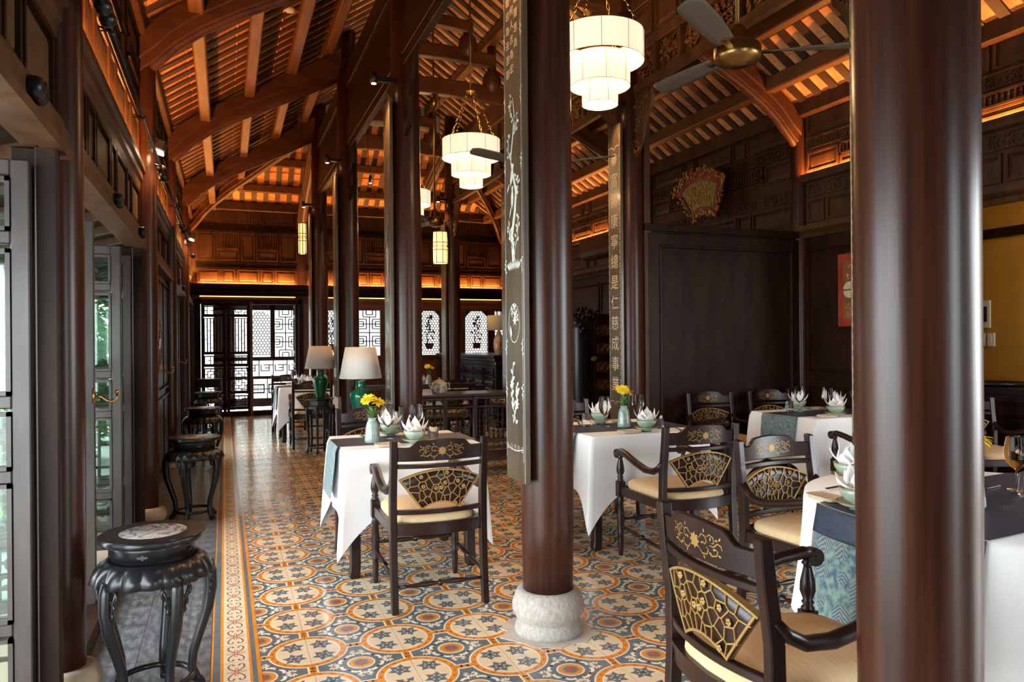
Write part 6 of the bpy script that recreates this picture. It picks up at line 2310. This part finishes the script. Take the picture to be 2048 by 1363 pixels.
B().bar((0.2, 0, 0.35), (0.02, 0, 0.42), 0.02, 0.02).bar((0.2, 0, 0.05), (0.0, 0, 0.05), 0.02, 0.02).obj('wall_bracket', BLACKM, t)

t = thing('framed_picture', 'framed brown silk panel with blossoms in a red mount', 'picture', (XC - 0.03, 5.27, 1.46))
B().box(-0.03, -0.36, 0.0, 0.02, 0.36, 0.74).obj('frame', W_DARK, t, bev=0.004)
B().box(-0.034, -0.335, 0.025, -0.028, 0.335, 0.715).obj('red_mount', REDL, t)
B().box(-0.037, -0.265, 0.095, -0.033, 0.265, 0.645).obj('silk', PAPER, t)
b = B()
KF = Matrix(((0, 0, -1, -0.038), (-1, 0, 0, 0), (0, 1, 0, 0), (0, 0, 0, 1)))
rnd = random.Random(8)
for i in range(3):
    for j in range(3):
        cx, cz = -0.19 + 0.19 * i, 0.18 + 0.19 * j
        if (i + j) % 2 == 1:
            for s_ in (-1, 1):
                b.flat([(cx + 0.075 * cos(q), cz + s_ * 0.008 + s_ * 0.07 * abs(sin(q))) for q in [PI * k / 10 for k in range(11)]], 0, 0, KF)
        else:
            for k in range(16):
                b.flat(leaf(cx + rnd.uniform(-0.035, 0.035), cz + rnd.uniform(-0.07, 0.07), 0.022, 0.005, rnd.random() * 6.28), 0.0005, 0 if k % 3 else 1, KF)
b.obj('embroidered_blossoms', [mat('embroidery_threads', (0.42, 0.36, 0.20), 0.7, col2=(0.55, 0.50, 0.36), sc=(60, 60, 60)), REDL], t)

# yellow room fittings
for dy, w, h, z, lb, nm in ((5.235, 0.2, 0.27, 1.46, 'white breaker box cover on the yellow wall', 'breaker_box'), (5.32, 0.075, 0.13, 1.28, 'switch plate at the left of the three on the yellow wall', 'switch_plate'), (5.225, 0.075, 0.13, 1.28, 'middle switch plate of the three on the yellow wall', 'switch_plate'), (5.13, 0.075, 0.13, 1.28, 'switch plate at the right of the three on the yellow wall', 'switch_plate')):
    t = thing(nm, lb, 'switch' if nm == 'switch_plate' else 'breaker box', (7.0, dy, z))
    B().box(-0.02, -w / 2, 0, 0.0, w / 2, h).obj('plate', WHITEP, t, bev=0.004)
    if nm == 'switch_plate':
        for k in range(3):
            B().box(-0.027, -0.012, 0.025 + k * 0.032, -0.018, 0.012, 0.043 + k * 0.032).obj('rocker', WHITEP, t, bev=0.002)
    else:
        B().box(-0.024, -w / 2 + 0.03, 0.06, -0.018, w / 2 - 0.03, h - 0.06).obj('dark_window', BLACKM, t)
t = thing('sideboard', 'dark sideboard in front of the yellow wall', 'sideboard', (6.55, 4.9, 0))
B().box(-0.35, -0.85, 0.88, 0.42, 0.9, 0.93).obj('top', W_BLK, t, bev=0.006)
B().box(-0.32, -0.82, 0.06, 0.40, 0.87, 0.88).obj('carcase', W_DARK, t)
Ms = T(-0.32, 0, 0) @ frame_m(0, 0, (0, 1), (-1, 0))
for k in range(3):
    panel(t, Ms, -0.8 + k * 0.55, -0.27 + k * 0.55, 0.65, 0.85, W_DARK, W_DARK, name='drawer_front')
    panel(t, Ms, -0.8 + k * 0.55, -0.27 + k * 0.55, 0.1, 0.62, W_DARK, W_DARK, name='door')
o = B().lathe([(0.0001, 0.0), (0.24, 0.0), (0.27, 0.02), (0.272, 0.035), (0.262, 0.035), (0.24, 0.01), (0.0001, 0.008)], 40, cap=False).obj('round_tray', W_BLK)
o.location = (6.5, 4.75, 0.93)
tag(o, 'large round black tray on the dark sideboard', 'tray')
o = B().box(-0.09, -0.05, 0, 0.09, 0.05, 0.018).obj('folded_towel', NAPK, bev=0.006, seg=2)
o.location = (6.32, 5.3, 0.93)
tag(o, 'folded white cloth on the sideboard near the tray', 'cloth')

# wire flower ornament on the dark boarding
t = thing('wire_flower', 'wire and brass leaf wall ornament on the dark boarding', 'wall ornament', (XL + 0.0, 7.35, 1.16))
b = B()
for k in range(7):
    a = 2 * PI * k / 7
    b.tube([(0.01 + 0.02 * sin(q * PI), 0.05 * cos(a) + 0.22 * q * cos(a) - 0.07 * sin(q * PI) * sin(a), 0.2 + 0.05 * sin(a) + 0.2 * q * sin(a) + 0.07 * sin(q * PI) * cos(a)) for q in [i / 6 for i in range(7)]], 0.004, 5)
    b.tube([(0.01 + 0.02 * sin(q * PI), 0.05 * cos(a) + 0.22 * q * cos(a) + 0.07 * sin(q * PI) * sin(a), 0.2 + 0.05 * sin(a) + 0.2 * q * sin(a) - 0.07 * sin(q * PI) * cos(a)) for q in [i / 6 for i in range(7)]], 0.004, 5)
b.obj('wire_petals', BRASS, t)
KW = Matrix(((0, 0, 1, 0.02), (1, 0, 0, 0), (0, 1, 0, 0.2), (0, 0, 0, 1)))
B().prism(leaf(-0.1, -0.02, 0.24, 0.05, 0.25), 0, 0.004, 0, KW).prism(leaf(-0.1, -0.16, 0.16, 0.04, -0.3), 0, 0.004, 0, KW).obj('brass_leaves', BRASS, t)


# ------------------------------------------------------------------ garden outside the left doors and the far screen
def shrub(name, x, y, h, rad, n, mt, lb, seed, ln=0.16):
    rnd = random.Random(seed)
    t = thing(name, lb, 'shrub', (x, y, -0.065))
    B().tube([(0, 0, 0), (0.03, 0.02, h * 0.4), (0, 0, h * 0.8)], [0.03, 0.022, 0.01], 7).obj('stem', BARK, t)
    b = B()
    for k in range(n):
        a, q = rnd.random() * 6.28, rnd.random() ** 0.5
        z = h * rnd.uniform(0.12, 1.0)
        rr = rad * q * math.sqrt(max(0.05, 1 - (2 * z / h - 1) ** 2 * 0.6))
        M = T(rr * cos(a), rr * sin(a), z) @ Rz(a + rnd.uniform(-1, 1)) @ Ry(rnd.uniform(-0.9, 0.7)) @ Rx(rnd.uniform(-0.6, 0.6))
        L_, w = ln * rnd.uniform(0.6, 1.3), ln * 0.2 * rnd.uniform(0.7, 1.3)
        b.add([(0, 0, 0), (L_ * 0.4, w, 0.01), (L_, 0, -0.04 * L_ / 0.16), (L_ * 0.4, -w, 0.01)], [(0, 1, 2), (0, 2, 3)], 0, M)
    b.obj('foliage', mt, t)


SH = [(-1.6, 6.3, 1.3, 0.34, 1300, BUSHB, 'low pale shrub close outside the folded glass doors', 0.18), (-1.75, 8.3, 2.0, 0.5, 1900, BUSHA, 'leafy shrub outside the nearest glass door', 0.2), (-3.0, 7.2, 3.3, 0.7, 2400, BUSHB, 'tall pale shrub behind the nearest glass door', 0.24), (-1.85, 10.3, 1.9, 0.5, 1800, BUSHB, 'pale shrub in the middle of the garden strip', 0.18), (-3.4, 10.0, 3.6, 0.85, 2400, BUSHA, 'tall leafy shrub in the middle of the garden strip', 0.22), (-2.0, 12.4, 2.3, 0.6, 1800, BUSHA, 'leafy shrub toward the far end of the garden strip', 0.18), (-4.0, 14.2, 4.2, 1.0, 2600, BUSHB, 'high pale shrub toward the far end of the garden strip', 0.24), (-1.6, 4.6, 0.9, 0.3, 900, BUSHA, 'small dark shrub by the veranda step', 0.16)]
for i, a in enumerate(SH):
    shrub('garden_shrub', a[0], a[1], a[2], a[3], a[4], a[5], a[6], 40 + i, a[7])
